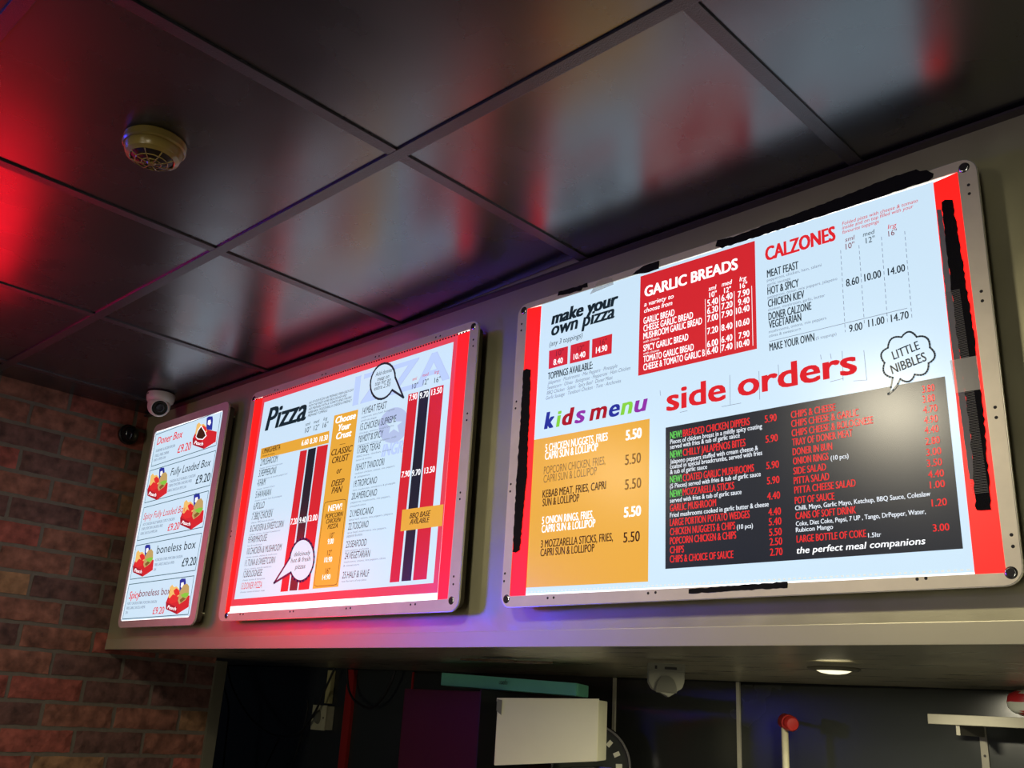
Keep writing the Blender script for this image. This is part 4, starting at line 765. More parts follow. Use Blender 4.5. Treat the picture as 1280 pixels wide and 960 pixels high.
EXTRA={'big': {'open': [(0.0269, 0.6254), (0.9181, 0.6205), (0.9251, 0.0164), (0.0225, 0.0209)], 'stripL': [(0.0269, 0.6254), (0.0658, 0.6226), (0.0633, 0.0195), (0.0225, 0.0209)], 'stripR': [(0.881, 0.6157), (0.9181, 0.6205), (0.9251, 0.0164), (0.8854, 0.0163)], 'print': [(0.0656, 0.6254), (0.8812, 0.6184), (0.8857, 0.0195), (0.063, 0.0241)], 'holes': [(0.0125, 0.5937), (0.0123, 0.5789), (0.0102, 0.4198), (0.0089, 0.4051), (0.0081, 0.2445), (0.0076, 0.2295), (0.0061, 0.0654), (0.005, 0.0505), (0.9317, 0.5927), (0.9315, 0.5779), (0.933, 0.4177), (0.933, 0.4027), (0.9342, 0.2422), (0.9342, 0.2274), (0.9367, 0.0652), (0.937, 0.0499), (0.1215, 0.0137), (0.1365, 0.0139), (0.3511, 0.0132), (0.3664, 0.0138), (0.8087, 0.0139), (0.8208, 0.0145)], 'screws': [(0.0163, 0.6263), (0.9278, 0.6256), (0.9341, 0.016), (0.0098, 0.016)], 'tapes': [[(0.4935, 0.6272), (0.4971, 0.639), (0.5301, 0.6348), (0.5861, 0.637), (0.6618, 0.6391), (0.747, 0.6435), (0.8137, 0.6482), (0.8579, 0.6471), (0.8636, 0.642), (0.8732, 0.6397), (0.8834, 0.6302), (0.8817, 0.6239), (0.8741, 0.6204), (0.661, 0.6196), (0.5068, 0.6199)], [(0.1122, 0.6323), (0.1151, 0.6406), (0.148, 0.6397), (0.1781, 0.6385), (0.1929, 0.6397), (0.1932, 0.6298), (0.1805, 0.6316), (0.1764, 0.6273), (0.1333, 0.6293)], [(0.3062, 0.6239), (0.3157, 0.6297), (0.3271, 0.6349), (0.3461, 0.6361), (0.3685, 0.6361), (0.3686, 0.6193), (0.3462, 0.6191)], [(0.4336, 0.0169), (0.6118, 0.0201), (0.6114, 0.011), (0.4335, 0.0094)]], 'velcroR': [(0.8909, 0.5776), (0.8958, 0.5799), (0.9061, 0.5763), (0.9104, 0.5079), (0.9165, 0.3537), (0.9182, 0.234), (0.9148, 0.1015), (0.8954, 0.1023), (0.8983, 0.2141), (0.8939, 0.3591), (0.8911, 0.5141)], 'velcroL': [(0.0255, 0.4851), (0.0334, 0.4871), (0.0451, 0.4828), (0.047, 0.4524), (0.0491, 0.3825), (0.0489, 0.3145), (0.0509, 0.2476), (0.0463, 0.1829), (0.0425, 0.1097), (0.0319, 0.1041), (0.0241, 0.1062), (0.023, 0.251), (0.0251, 0.3693)], 'greyR': [(0.8825, 0.5683), (0.8894, 0.5659), (0.8911, 0.5141), (0.8939, 0.3591), (0.8983, 0.2141), (0.8973, 0.1456), (0.8911, 0.1463), (0.8888, 0.2156), (0.8839, 0.3865)], 'clear': [(0.8807, 0.3225), (0.9179, 0.3217), (0.9185, 0.2714), (0.884, 0.272)]}, 'mid': {'open': [(0.021, 0.6231), (0.912, 0.6241), (0.9071, 0.0253), (0.0311, 0.0188)], 'stripL': [(0.021, 0.6231), (0.06, 0.62), (0.0522, 0.0233), (0.0311, 0.0188)], 'stripR': [(0.8725, 0.6201), (0.9123, 0.6213), (0.9076, 0.0216), (0.8738, 0.0224)], 'holes': [(0.1214, 0.6309), (0.1353, 0.6294), (0.3458, 0.6305), (0.3619, 0.6301), (0.5707, 0.632), (0.5855, 0.6309), (0.7962, 0.6316), (0.8114, 0.6315), (0.9261, 0.5952), (0.9268, 0.58), (0.9246, 0.4224), (0.9243, 0.4073), (0.9215, 0.247), (0.9215, 0.2328), (0.9205, 0.0704), (0.921, 0.0545), (0.7911, 0.0175), (0.8063, 0.0178), (0.1097, 0.0148), (0.1244, 0.0144), (0.3385, 0.0154), (0.3528, 0.0157), (0.565, 0.0162), (0.5805, 0.0167), (0.0016, 0.2422), (0.0015, 0.2279)], 'screws': [(0.9228, 0.6284), (0.9183, 0.0216), (0.0417, 0.0072), (0.0138, 0.6249)]}, 'left': {'open': [(0.0082, 0.6235), (0.4423, 0.6305), (0.443, 0.0223), (0.0165, 0.0186)]}}

GEO={'big':(-1.344,1.887,.945,.638),'mid':(-2.406,1.884,.939,.642),'left':(-3.003,1.877,.473,.652)}
BL={'big':('menu_board','large backlit menu board headed side orders and kids menu, with black tape on its frame'),
    'mid':('menu_board','backlit pizza menu board with red border and red side strips, in the middle'),
    'left':('menu_board','small narrow backlit menu board of five meal box offers beside the brick wall')}
def build_board(k):
    x0,z0,W,Hh=GEO[k]; E=EXTRA[k]
    B=thing(BL[k][0],BL[k][1],'menu board',(x0,-.042,z0),'backlit menu boards on the fascia')
    fm=frame2_m if k=='left' else frame_m
    op=list(E['open'])
    if k=='left': op=[(.0125,.6275),(.4425,.6275),(.4425,.0215),(.0135,.0195)]
    outer=rrect(0,0,W,Hh,.024); inner=quadround(op,.002 if k!='left' else .010)
    ring('frame',outer,inner,0,.0045,fm,B)
    ring('polished_frame_edge',rrect(-.0012,-.0012,W+.0012,Hh+.0012,.025),rrect(.0006,.0006,W-.0006,Hh-.0006,.0235),.0008,.0052,edge_m,B)
    prism('light_box_body',rrect(.010,.010,W-.010,Hh-.010,.015),.0046,.026,body_m,B)
    for sx in (.035,W-.035):
        for sz in (.035,Hh-.035): lathe('standoff',[(0,0),(.007,0),(.007,.018),(0,.018)],chrome_m,B,(sx,.0255,sz),16,Matrix.Rotation(-math.pi/2,4,'X'))
    # diffuser, print
    P=prism('diffuser',[(x,z) for x,z in quadround(op,.002)],.0030,.0044,ink('led'),B)
    S=bpy.data.objects.new('print_sheet',None)
    pz=E.get('print')
    base=.0023
    if k=='big': sheet=pz
    elif k=='mid': sheet=[E['stripL'][1],E['stripR'][0],(.8835,.0385),(.0445,.0385)]
    else: sheet=[(.0145,.6255),(.4405,.6255),(.4405,.0235),(.0155,.0215)]
    S=prism('print_sheet',[tuple(p) for p in sheet],base,base+.0006,ink('paper'),B)
    def loc(o): o.location=(0,base-.0001,0); return o
    if 'stripL' in E:
        for q in ('stripL','stripR'):
            o=prism('red_side_strip',[tuple(p) for p in E[q]],.0012,.0020,redstrip_m,B)
    # polygons
    for name,pts,col,ly in POLYS[k]: loc(flatmesh(name,[(pts,[tuple(range(len(pts)))])],ink(col),S,ly))
    for name,pts,wd,col,ly,dash in LINES[k]:
        segs=[]
        for a,b in zip(pts,pts[1:]):
            a=Vector(a);b=Vector(b); L=(b-a).length
            if L<1e-6: continue
            d=(b-a)/L; nrm=Vector((-d.y,d.x))*wd/2
            if dash:
                s=0
                while s<L:
                    e=min(L,s+.006); p=a+d*s; q=a+d*e
                    segs.append(([tuple(p-nrm),tuple(q-nrm),tuple(q+nrm),tuple(p+nrm)],[(0,1,2,3)])); s+=.010
            else:
                p=a-d*wd*.4; q=b+d*wd*.4; segs.append(([tuple(p-nrm),tuple(q-nrm),tuple(q+nrm),tuple(p+nrm)],[(0,1,2,3)]))
        o=loc(flatmesh(name,segs,ink(col),S,ly))
        if dash or len(segs)>1: o['kind']='stuff'
    # text
    T=TEXTS[k]; ms=textmesh_batch([(t[0],t[7]) for t in T])
    capH=.0
    g={}
    for t,(vs,fs) in zip(T,ms):
        if not vs: continue
        s,u,v,wd,cap,ang,col,st,ly=t
        xs=[q[0] for q in vs]; mn,mx=min(xs),max(xs); kx=wd/(mx-mn)
        up=s=='i' or any(c.isupper() or c.isdigit() or c in 'bdfhklt' for c in s); hh=CAP if up else XH
        kz=cap/hh
        ca,sa=math.cos(math.radians(ang)),math.sin(math.radians(ang))
        # heavier weights: the same outline struck two to four times, a hair apart
        nx,dx,nz,dz=(3,.075,2,.05) if 'B' in st else (3,.048,2,.035) if 'b' in st and cap>.017 else (2,.06,1,0) if 'b' in st else (2,.045,1,0) if 'm' in st else (1,0,1,0)
        kx=max(.2*kx,(wd-(nx-1)*dx*cap)/(mx-mn)); kz*=1-(nz-1)*dz
        P2=[];F2=[]
        for a_ in range(nx):
            for b_ in range(nz):
                n0=len(P2); P2+=[((q[0]-mn)*kx+a_*dx*cap,q[1]*kz+b_*dz*cap) for q in vs]; F2+=[tuple(i_+n0 for i_ in f) for f in fs]
        fs=F2
        P2=[(u+x*ca-z*sa,v+x*sa+z*ca) for x,z in P2]
        if cap>.015: loc(flatmesh('heading_lettering',[(P2,fs)],ink(col),S,ly))['kind']='stuff'
        else: g.setdefault((col,ly,round(u/.25)),[]).append((P2,fs))
    for (col,ly,_),ps in g.items(): loc(flatmesh('lettering',ps,ink(col),S,ly))['kind']='stuff'
    # rivet holes, screws
    for x,z in E.get('holes',[]):
        lathe('rivet_hole',[(0,-.0004),(.0022,-.0004),(.0026,0.0002)],hole_m,B,(x,0,z),10,Matrix.Rotation(-math.pi/2,4,'X'))
    for x,z in E.get('screws',[]):
        x=min(max(x,.014),W-.014); z=min(max(z,.014),Hh-.014)
        s=lathe('corner_screw',[(0,-.0018),(.006,-.0018),(.0078,-.0008),(.0085,0)],chrome_m,B,(x,0,z),20,Matrix.Rotation(-math.pi/2,4,'X'))
        lathe('screw_socket',[(0,-.0022),(.0056,-.0022),(.006,-.0017)],hole_m,s,(0,0,0),16,Matrix.Rotation(-math.pi/2,4,'X'))
    # visible LED chips along the bottom (and dark perforation at the top of the pizza board)
    zb=(op[2][1]+op[3][1])/2
    if k!='left':
        bm=bmesh.new(); xx=op[3][0]+.02
        while xx<op[2][0]-.02:
            z_=op[3][1]+(op[2][1]-op[3][1])*(xx-op[3][0])/(op[2][0]-op[3][0])+.0065
            addbox(bm,(xx,.0016,z_-.0012),(xx+.004,.0026,z_+.0012)); xx+=.0085
        o=link('led_chip_row',tomesh(bm),mat('led_chip_'+k,(.5,.5,.45,1),.4,emit=(.55,.62,.62,1),es=1),B); o['kind']='stuff'
    if k=='mid':
        bm=bmesh.new(); xx=.025
        while xx<.905:
            z_=.6235+.001*(xx/.9); addbox(bm,(xx,.0002,z_-.0052),(xx+.0048,.0012,z_-.0020)); xx+=.0098
        o=link('perforation_row',tomesh(bm),hole_m,B); o['kind']='stuff'
    if k=='big':
        def jag(P,amp,seed):
            r=random.Random(seed); out=[]
            for i in range(len(P)):
                a=Vector(P[i]); b=Vector(P[(i+1)%len(P)]); n=max(1,int((b-a).length/.006)); d=(b-a); nr=Vector((-d.y,d.x)).normalized()
                for q in range(n): out.append(tuple(a+d*q/n+nr*r.uniform(-amp,amp)))
            return out
        for i,P_ in enumerate(E['tapes']): 
            o=prism('black_tape_patch',jag([tuple(p) for p in P_],.0008,i),-.0009,-.0002,tape_m,B)
        o=prism('torn_edge_shadow',jag([tuple(p) for p in E['greyR']],.0005,9),.0004,.0010,edgeshade_m,B)  # print's shadow along its peeled edge, laid in as a grey strip
        for q in ('velcroR','velcroL'):
            prism('hook_tape',jag([tuple(p) for p in E[q]],.0011,5),-.0002,.0009,velcro_m,B)
        # pale ribs in the hook tape
        bm=bmesh.new(); 
        Rr=E['velcroR']
        for zi in range(0,150):
            z=.125+zi*.0022
            t=(z-.115)/(.59-.115); xc=.905-.016*t
            if z<.43: addbox(bm,(xc-.012,-.0004,z),(xc+.0095,-.0001,z+.0006))
        o=link('hook_tape_rib',tomesh(bm),mat('worn_rib',(.25,.25,.22,1),.6),B); o['kind']='stuff'
        prism('clear_tape_patch',[tuple(p) for p in E['clear']],-.0007,-.0005,clear_m,B)
        prism('clear_tape_patch',[(.20,.612),(.26,.617),(.256,.632),(.235,.639),(.215,.632)],-.0006,-.0004,clear_m,B)
    return B
clear_m=mat('clear_tape',(.75,.74,.62,1),.25); clear_m.node_tree.nodes['Principled BSDF'].inputs['Alpha'].default_value=.35
(vs,_),(vx,_)=textmesh_batch([('H',''),('x','')]); CAP=max(v[1] for v in vs); XH=max(v[1] for v in vx)
for k in ('big','mid','left'): build_board(k)
# ---------------------------------------------------------------- ceiling and wall devices
# smoke detector
sd=thing('smoke_detector','round yellowed smoke detector on the black tiled ceiling','smoke detector',(-1.492,-.817,H)); sd.scale=(.9,.9,.9)
lathe('base',[(0,0),(.056,0),(.059,-.003),(.059,-.016),(.056,-.019),(0,-.019)],detector_m,sd,seg=48)
lathe('cover',[(.0535,-.019),(.0545,-.024),(.050,-.036),(.042,-.041),(.040,-.040)],detector_m,sd,seg=48)
lathe('vent_chamber',[(.040,-.038),(.030,-.043),(0,-.046)],vent_m,sd,seg=32)
for k in range(8):
    a=k*math.pi/4
    tube('vent_rib',[(.041*math.cos(a),.041*math.sin(a),-.041),(.028*math.cos(a),.028*math.sin(a),-.047),(.010*math.cos(a),.010*math.sin(a),-.050)],.0013,detector_m,sd,6,4)
for rr,zz in ((.030,-.0465),(.018,-.049)):
    tube('vent_ring',[(rr*math.cos(t*math.pi/12),rr*math.sin(t*math.pi/12),zz) for t in range(25)],.0012,detector_m,sd,6,1,False)
lathe('centre_cap',[(0,-.0525),(.006,-.052),(.009,-.049),(.009,-.045)],detector_m,sd,seg=24)
# turret camera
def look(d): return Vector(d).to_track_quat('Z','Y').to_matrix().to_4x4()
tc=thing('security_camera','white turret security camera with black lens under the ceiling','security camera',(-2.872,-.098,H-.004)); tc.scale=(.88,.88,.88)
lathe('base',[(0,0),(.047,0),(.049,-.004),(.049,-.020),(.046,-.030),(.040,-.036),(0,-.036)],white_pl,tc,seg=48)
dv=(.86,-.22,-.50)
bl=lathe('eyeball',[(0,-.040)]+[(.040*math.sin(math.radians(a)),-.040*math.cos(math.radians(a))) for a in range(15,136,10)]+[(.030,.030),(.026,.029)],white_pl,tc,(0.004,-.003,-.046),40,look(dv))
lathe('face_glass',[(0,.026),(.027,.026),(.0275,.0295),(.025,.0300),(.024,.0285)],lens_m,tc,(0.004,-.003,-.046),40,look(dv))
lathe('lens',[(.015,.0285),(.015,.031),(.012,.0315),(.011,.029),(0,.0275)],dark_m,tc,(0.004,-.003,-.046),30,look(dv))
box('screw_notch',(-.006,-.0495,-.012),(.004,-.047,-.006),dark_m,tc)
bc=thing('dome_camera','small black dome camera in the corner on the brick wall','security camera',(-3.1545,-.062,2.515))
lathe('base',[(0,0),(.032,0),(.034,.004),(.034,.014),(.031,.018)],dark_m,bc,seg=32,mat_rot=Matrix.Rotation(math.pi/2,4,'Y'))
lathe('dome',[(.030,.016),(.0285,.028),(.022,.039),(.012,.045),(0,.047)],lens_m,bc,seg=32,mat_rot=Matrix.Rotation(math.pi/2,4,'Y'))
# ceiling lamps behind the camera, and the lit wall signs that tint the fascia
for (x,y),lb in zip(DOWN,('round warm ceiling downlight above the big menu board side of the shop','round warm ceiling downlight nearer the brick wall')):
    d=thing('ceiling_downlight',lb,'ceiling light',(x,y,H))
    lathe('bezel',[(.112,0),(.125,-.003),(.123,-.008),(.106,-.010),(.104,-.002)],white_pl,d)
    lathe('lens',[(0,-.003),(.105,-.003),(.105,0),(0,0)],lampc_w,d)
for (x,y),lb in zip(FAR,('square ceiling light panel far behind, towards the right wall','square ceiling light panel far behind, towards the brick wall')):
    d=thing('ceiling_light_panel',lb,'ceiling light',(x,y,H))
    prism('frame',[(-.31,-.01),(.31,-.01),(.31,0),(-.31,0)],-.31,.31,white_pl,d)
    box('diffuser',(-.29,-.29,-.012),(.29,.29,-.010),lampc_w,d)
for nm,lb,y,w_,h_,gm in (('lit_wall_sign','red illuminated acrylic sign on the brick wall left of the boards',-.78,.50,.46,red_glow),('lit_wall_sign','blue illuminated acrylic sign further along the brick wall',-1.72,.46,.38,blue_glow)):
    d=thing(nm,lb,'sign',(-3.153,y,2.08 if gm is red_glow else 2.02))
    box('backing_box',(0,-w_/2,-h_/2),(.05,w_/2,h_/2),dark_m,d,bev=.006)
    box('lit_face',(.05,-w_/2+.012,-h_/2+.012),(.058,w_/2-.012,h_/2-.012),gm,d,bev=.002)
fd=thing('fill_light_fridge','unseen lit fridge added at the back wall as a fill light','fridge',(.8,-7.62,0))  # made-up fridge out of view, housing for the added fill lamp
box('cabinet',(-.52,-.33,0),(.52,.30,2.0),dark_m,fd,bev=.01); box('fill_door',(-.46,.30,.32),(.46,.325,1.88),lampc_w,fd,bev=.004); box('handle',(.40,.325,.8),(.42,.35,1.3),chrome_m,fd)
# soffit downlights and sensor
for (x,y),lb in zip(KIT,('round recessed downlight lit in the steel soffit under the big board','middle one of the three round recessed soffit downlights','rightmost of the three round recessed soffit downlights')):
    d=thing('soffit_downlight',lb,'downlight',(x,y,1.8145))
    lathe('bezel',[(.034,.001),(.050,0),(.051,-.003),(.046,-.006),(.036,-.007),(.033,-.003)],steelt_m,d)
    lathe('lens',[(0,-.0125),(.012,-.0120),(.024,-.0100),(.034,-.0055),(.034,0),(0,0)],lamp_w,d)
ss=thing('soffit_sensor','grey shield shaped sensor hanging under the steel soffit','sensor',(-1.281,.42,1.8165)); ss.scale=(.85,.85,.9)
pts=[(-.046,0),(.046,0),(.046,-.040),(.040,-.056),(.018,-.068),(.006,-.078),(-.010,-.070),(-.036,-.060),(-.046,-.044)]
def rotz(o,a): o.rotation_euler=(0,0,a); return o
A=math.radians(40)
rotz(prism('housing',pts,-.02,.02,grey_pl,ss,bev=.002),A)
rotz(prism('mounting_plate',[(-.047,0),(.047,0),(.047,-.018),(-.047,-.018)],-.026,.026,grey_pl,ss,bev=.001),A)
arcp=[(.026*math.cos(math.radians(t)),-.062+.034*math.sin(math.radians(t))) for t in range(-10,191,10)]
rotz(prism('window',arcp+[(0,-.066)],-.024,-.019,dark_m if 0 else mat('sensor_window',(.09,.09,.07,1),.35),ss),A)
rotz(box('sensor_slot',(-.030,-.0268,-.014),(-.024,-.0255,-.006),dark_m,ss),A)
rotz(box('sensor_slot',(-.005,-.0268,-.014),(.026,-.0255,-.008),dark_m,ss),A)
# scorched hole in the soffit
def blob(cx,cy,rx,ry,seed,n=26,amp=.35):
    r=random.Random(seed); return [(cx+rx*(1+r.uniform(-amp,amp))*math.cos(2*math.pi*i/n),cy+ry*(1+r.uniform(-amp,amp))*math.sin(2*math.pi*i/n)) for i in range(n)]
def patch(name,P,z0,z1,m,parent):
    bm=bmesh.new(); a=[bm.verts.new((x,y,z0)) for x,y in P]; b=[bm.verts.new((x,y,z1)) for x,y in P]; n=len(P)
    bm.faces.new(a); bm.faces.new(b[::-1])
    for i in range(n): bm.faces.new((a[i],b[i],b[(i+1)%n],a[(i+1)%n]))
    return link(name,tomesh(bm,name),m,parent)
scorch_m=mat('scorched_residue',(.10,.06,.03,1),.6,noise=.5,nscale=80)
patch('scorch_mark',blob(-1.70,.33,.050,.050,3),1.8125,1.8155,scorch_m,sof); patch('scorch_mark',blob(-1.64,.37,.055,.028,5),1.8122,1.8156,scorch_m,sof); patch('scorch_mark',blob(-1.775,.305,.03,.018,6),1.8128,1.8157,scorch_m,sof)
# ---------------------------------------------------------------- kitchen things
ct=thing('bounce_counter','unseen grey counter added below the fascia to bounce light','counter',(-.3,.10,0))  # added out of view to bounce the downlights up onto the soffit
box('cabinet_body',(-2.7,-.25,0),(2.7,.20,1.0),room_m,ct,bev=.004); box('worktop',(-2.75,-.30,1.0),(2.75,.24,1.035),mat('grey_worktop',(.12,.12,.11,1),.4),ct,bev=.004)
cab=thing('steel_refrigerator','tall steel refrigerator against the black kitchen wall under the soffit','refrigerator',(-1.85,.74,0))
box('body',(-.80,-.24,.06),(.80,.24,1.43),fridge_m,cab,bev=.004)
for sx in (-1,1):
    d=box('door',(sx*.40-.385,-.262,.10),(sx*.40+.385,-.242,1.41),fridge_m,cab,bev=.003); box('handle',(sx*.04-.01,-.30,.7),(sx*.04+.01,-.262,1.1),chrome_m,d)
for sx in (-.7,.7):
    for sy in (-.18,.18): box('foot',(sx-.03,sy-.03,0),(sx+.03,sy+.03,.062),dark_m,cab)
TOP=1.43
bx=thing('maroon_box','tall dark maroon cardboard box left of the white box','box',(-2.15,.665,TOP))
box('card_body',(-.167,-.11,0),(.155,.08,.318),maroon_m,bx,bev=.002)
hexa('side_panel',[(.155,-.11,0),(.160,-.11,0),(.160,.11,0),(.155,.11,0),(.155,-.11,.324),(.160,-.11,.324),(.160,.08,.318),(.155,.08,.318)],dark_m,bx)

def yawed(P,z0,z1,L,R,away): pass
Lf,Rf=Vector((-1.871,.5)),Vector((-1.632,.625)); AW=Vector((-.463,.886))
def slab(name,l,r_,d,zl0,zr0,zl1,zr1,m,parent,bev=0):
    A_=Vector(l); B_=Vector(r_); off=AW*d
    o_=parent.location
    P=[(A_.x,A_.y,zl0),(B_.x,B_.y,zr0),(B_.x+off.x,B_.y+off.y,zr0),(A_.x+off.x,A_.y+off.y,zl0),(A_.x,A_.y,zl1),(B_.x,B_.y,zr1),(B_.x+off.x,B_.y+off.y,zr1),(A_.x+off.x,A_.y+off.y,zl1)]
    return hexa(name,[(p[0]-o_.x,p[1]-o_.y,p[2]-o_.z) for p in P],m,parent,bev)
mw=thing('black_tray','low black plastic tray under the white card box','tray',(-1.80,.60,TOP))
slab('tray_body',(-1.865,.512),(-1.640,.628),.11,TOP,TOP,1.553,1.580,dark_m,mw,.003)
slab('tray_rim',(-1.870,.507),(-1.634,.626),.118,1.540,1.566,1.552,1.579,dark_m,mw,.002)
wb=thing('white_card_box','creased white cardboard box standing in front of the kitchen wall','box',(-1.80,.60,1.554))
slab('card_body',(-1.871,.5),(-1.632,.625),.12,1.566,1.594,1.728,1.740,card_m,wb,.0015)
slab('lid_flap',(-1.872,.4975),(-1.630,.624),.001,1.723,1.736,1.732,1.7435,card_m,wb)
slab('torn_corner',(-1.870,.4965),(-1.858,.5028),.001,1.700,1.690,1.729,1.727,mat('grey_card',(.2,.2,.16,1),.6),wb)
bt=thing('blue_lid','small blue plastic lid peeking out under the white box','lid',(-1.605,.625,TOP))
lathe('lid_disc',[(0,0),(.016,0),(.018,.004),(.018,.148),(.015,.152),(0,.152)],bluep_m,bt,seg=24)
tb=thing('teal_box','flat teal cardboard box lying across the boxes, below the soffit','box',(-2.02,.70,1.745))
def tv(p,back,z): 
    q=Vector(p)+AW*back; return (q.x+2.02,q.y-.70,z-1.745)
l_=(-2.363,.74); r2=(-1.686,.60)
hexa('card_body',[tv(l_,0,1.7680),tv(r2,0,1.7480),tv(r2,.15,1.7480),tv(l_,.15,1.7680),tv(l_,0,1.806),tv(r2,0,1.779),tv(r2,.15,1.779),tv(l_,.15,1.800)],teal_m,tb,bev=.0015)
me_=textmesh_batch([('wnɐjn','m')])[0]
def kitchen_text(s,x,z,wd,cap,y,m,parent,ang=0):
    vs,fs=textmesh_batch([(s,'')])[0]; mn=min(q[0] for q in vs); mx=max(q[0] for q in vs); k_=wd/(mx-mn); kz=cap/XH
    ca,sa=math.cos(ang),math.sin(ang)
    V=[(x+(q[0]-mn)*k_*ca-q[1]*kz*sa,y,z+(q[0]-mn)*k_*sa+q[1]*kz*ca) for q in vs]
    me=bpy.data.meshes.new('lettering'); me.from_pydata(V,[],fs); o=link('lettering',me,m,parent); o['kind']='stuff'; return o
tl=kitchen_text('uoofn',-.020,.028,.042,.009,0,dark_m,tb,-.04); tl.location=(.02,-.052,0); tl.rotation_euler=(0,0,-.205)
sl=thing('kitchen_scale','round dial kitchen scale with chrome rim behind the white box','scale',(-1.853,.872,TOP))
ry=Matrix.Rotation(math.radians(39),4,'Z')@Matrix.Rotation(math.pi/2,4,'X')
lathe('chrome_rim',[(.106,-.006),(.112,-.006),(.115,0),(.112,.008),(.106,.008),(.105,0)],chrome_m,sl,(0,0,.140),56,ry)
lathe('dial_face',[(0,.002),(.104,.002),(.104,-.004),(0,-.004)],mat('dial_dark_glass',(.06,.065,.055,1),.12,noise=.6,nscale=18),sl,(0,0,.140),48,ry)
lathe('rim_gasket',[(.099,.0035),(.106,.0035),(.106,0),(.099,0)],dark_m,sl,(0,0,.140),48,ry)
for a in (50,25,2,-20):
    bmx=bmesh.new(); addbox(bmx,(.070,-.006,.0035),(.088,.006,.0045)); me=tomesh(bmx); me.transform(ry@Matrix.Rotation(math.radians(a),4,'Z')); link('dial_mark',me,card_m,sl,(0,0,.140))
box('foot',(-.05,-.01,0),(.05,.03,.035),dark_m,sl,bev=.002)
# valve and pipe
vv=thing('red_capped_pipe','thin white pipe with a red valve cap against the black kitchen wall','pipe',(-1.262,.90,TOP))
tube('pipe',[(0,0,0),(0,0,.27)],.0085,cream_m,vv,12,2)
lathe('valve_cap',[(0,-.026),(.017,-.026),(.019,-.022),(.019,.006),(.0165,.008),(.0165,.012),(.018,.014),(.018,.026),(.014,.032),(0,.034)],redst_m,vv,(.010,0,.283),24,Matrix.Rotation(math.radians(-60),4,'Z')@Matrix.Rotation(math.pi/2,4,'X')@Matrix.Rotation(math.pi/2,4,'Y') if 0 else look((.75,-.66,-.12)))
tube('inlet_tube',[(-.015,.01,.283),(-.03,.05,.286),(-.035,.10,.288)],.004,redst_m,vv,8,4)
# shelf
sh=thing('steel_wall_shelf','short steel shelf on strap brackets under the soffit at the right','shelf',(-.885,1.0,1.725))
box('shelf_plate',(0,-.155,.016),(1.1,-.001,.020),steelt_m,sh); box('front_lip',(0,-.158,0),(1.1,-.154,.021),steelt_m,sh,bev=.001)
for x in (.06,.8):
    box('bracket_strap',(x-.008,-.004,-.5),(x+.008,-.0005,.014),steelt_m,sh)
    prism('bracket_arm',[(x-.004,-.02),(x+.004,-.02),(x+.004,.016),(x-.004,.016)],-.15,-.001,steelt_m,sh)
    for k in range(3): lathe('strap_hole',[(0,-.0047),(.0028,-.0047),(.003,-.004)],hole_m,sh,(x,0,-.06-.05*k),10,Matrix.Rotation(-math.pi/2,4,'X'))
bg=thing('wrapped_bread_pack','red and white printed plastic wrapped pack on the steel shelf','food pack',(-.735,.925,1.745))
bm=bmesh.new(); bmesh.ops.create_uvsphere(bm,u_segments=28,v_segments=16,radius=1)
r=random.Random(3)
for v_ in bm.verts:
    x,y,z=v_.co; s=lambda a,p: math.copysign(abs(a)**p,a)
    v_.co=Vector((.12+s(x,.6)*.125+r.uniform(-.002,.002),s(y,.7)*.060+r.uniform(-.002,.002),.033+s(z,.65)*.032+r.uniform(-.001,.001)))
me=tomesh(bm,'wrapper',True); me.materials.append(bagw_m); me.materials.append(bagr_m)
for p_ in me.polygons:
    c=p_.center
    a_=c.x*1.0+ (c.z-.03)*1.0
    if (.012<a_<.055 and c.z>.028) or (.05<c.x-(c.z-.03)*.9<.11 and c.z<.040) or (.14<c.x<.2): p_.material_index=1
link('wrapper',me,None,bg)
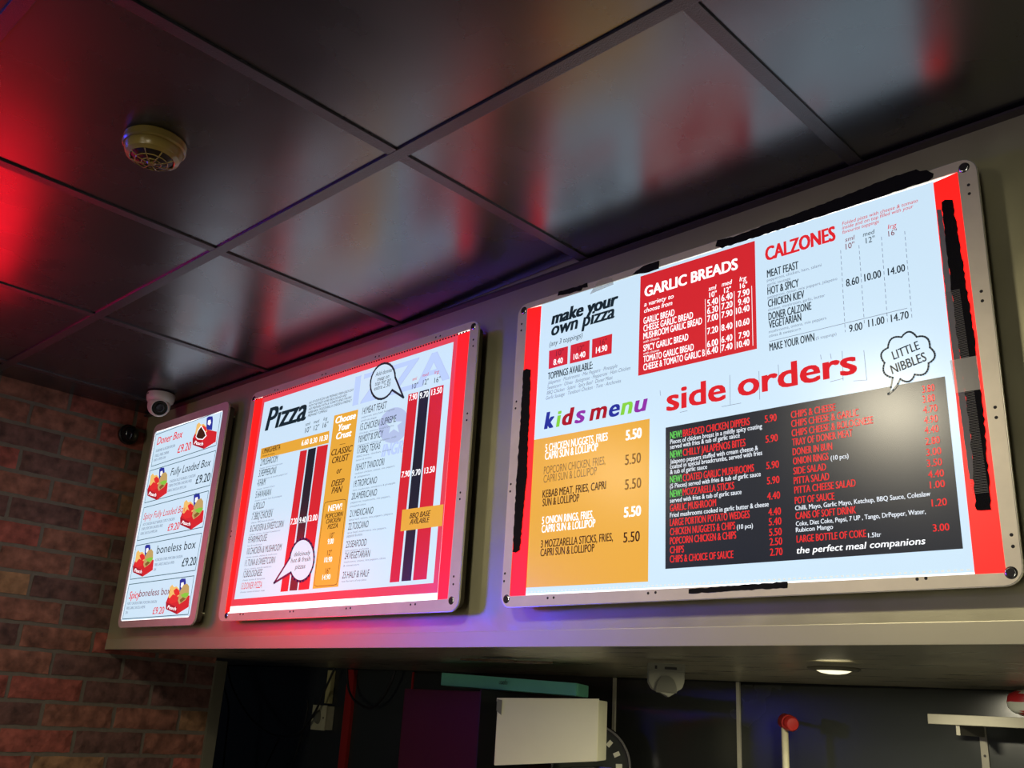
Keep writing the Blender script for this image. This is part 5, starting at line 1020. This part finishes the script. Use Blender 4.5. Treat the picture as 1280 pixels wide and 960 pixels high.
# fused outlet with trunking and cables
so=thing('cable_outlet','square cream cable outlet plate on the black kitchen wall','socket',(-3.300,.985,1.640))
box('back_box',(-.044,-.020,-.044),(.044,.0145,.044),cream_m,so,bev=.003)
box('face_plate',(-.046,-.026,-.046),(.046,-.020,.046),cream_m,so,bev=.002)
lathe('flex_outlet',[(0,-.016),(.012,-.014),(.015,-.006),(.016,0)],grey_pl,so,(0,-.026,.002),24,Matrix.Scale(1.6,4,(0,0,1))@Matrix.Rotation(-math.pi/2,4,'X') if 0 else Matrix.Scale(1.7,4,(0,0,1))@Matrix.Rotation(math.pi/2,4,'X')@Matrix.Scale(-1,4,(0,0,1))@Matrix.Rotation(math.pi,4,'X')@Matrix.Scale(-1,4,(0,0,1)) if 0 else Matrix.Scale(1.7,4,(0,0,1))@Matrix.Rotation(-math.pi/2,4,'X'))
for x in (-.032,.032): lathe('plate_screw',[(0,-.001),(.0035,-.001),(.004,0)],hole_m,so,(x,-.026,0),12,Matrix.Rotation(-math.pi/2,4,'X'))
tk=box('cable_trunking',(-.014,-.009,0),(.014,.009,.125),yellow_m,None,bev=.001,loc=(-3.288,.989,1.694)); tk['label']='short yellowed vertical trunking running up from the outlet to the soffit'; tk['category']='trunking'
g='black cables hanging in the kitchen'
def cable(P,lb,r=.0045):
    o=tube('hanging_cable',P,r,cable_m); o['label']=lb; o['category']='cable'; o['group']=g
Yc=.93
cable([(-3.989,Yc,1.829),(-3.921,Yc,1.741),(-3.806,Yc,1.656),(-3.691,Yc,1.597),(-3.533,Yc,1.559),(-3.385,Yc,1.575),(-3.293,Yc,1.651),(-3.242,Yc,1.735),(-3.19,Yc,1.826)],'long black cable looping in a deep sag from soffit to trunking')
cable([(-4.036,.92,1.83),(-3.99,.92,1.76),(-3.93,.92,1.69),(-3.90,.92,1.63),(-3.89,.92,1.50),(-3.88,.92,1.40)],'second black cable strand left of the long loop')
cable([(-3.521,.94,1.556),(-3.616,.95,1.426),(-3.66,.96,1.35)],'black cable branching down from the bottom of the long loop',.004)
cable([(-3.36,.94,1.70),(-3.365,.95,1.67),(-3.385,.955,1.599),(-3.44,.96,1.441),(-3.47,.965,1.36)],'thin black cable running down left of the outlet plate',.0035)
cable([(-3.112,Yc,1.824),(-3.086,Yc,1.748),(-3.034,Yc,1.706),(-2.95,Yc,1.687),(-2.889,Yc,1.716),(-2.843,Yc,1.773),(-2.823,Yc,1.821)],'short black cable loop hanging right of the red strip')
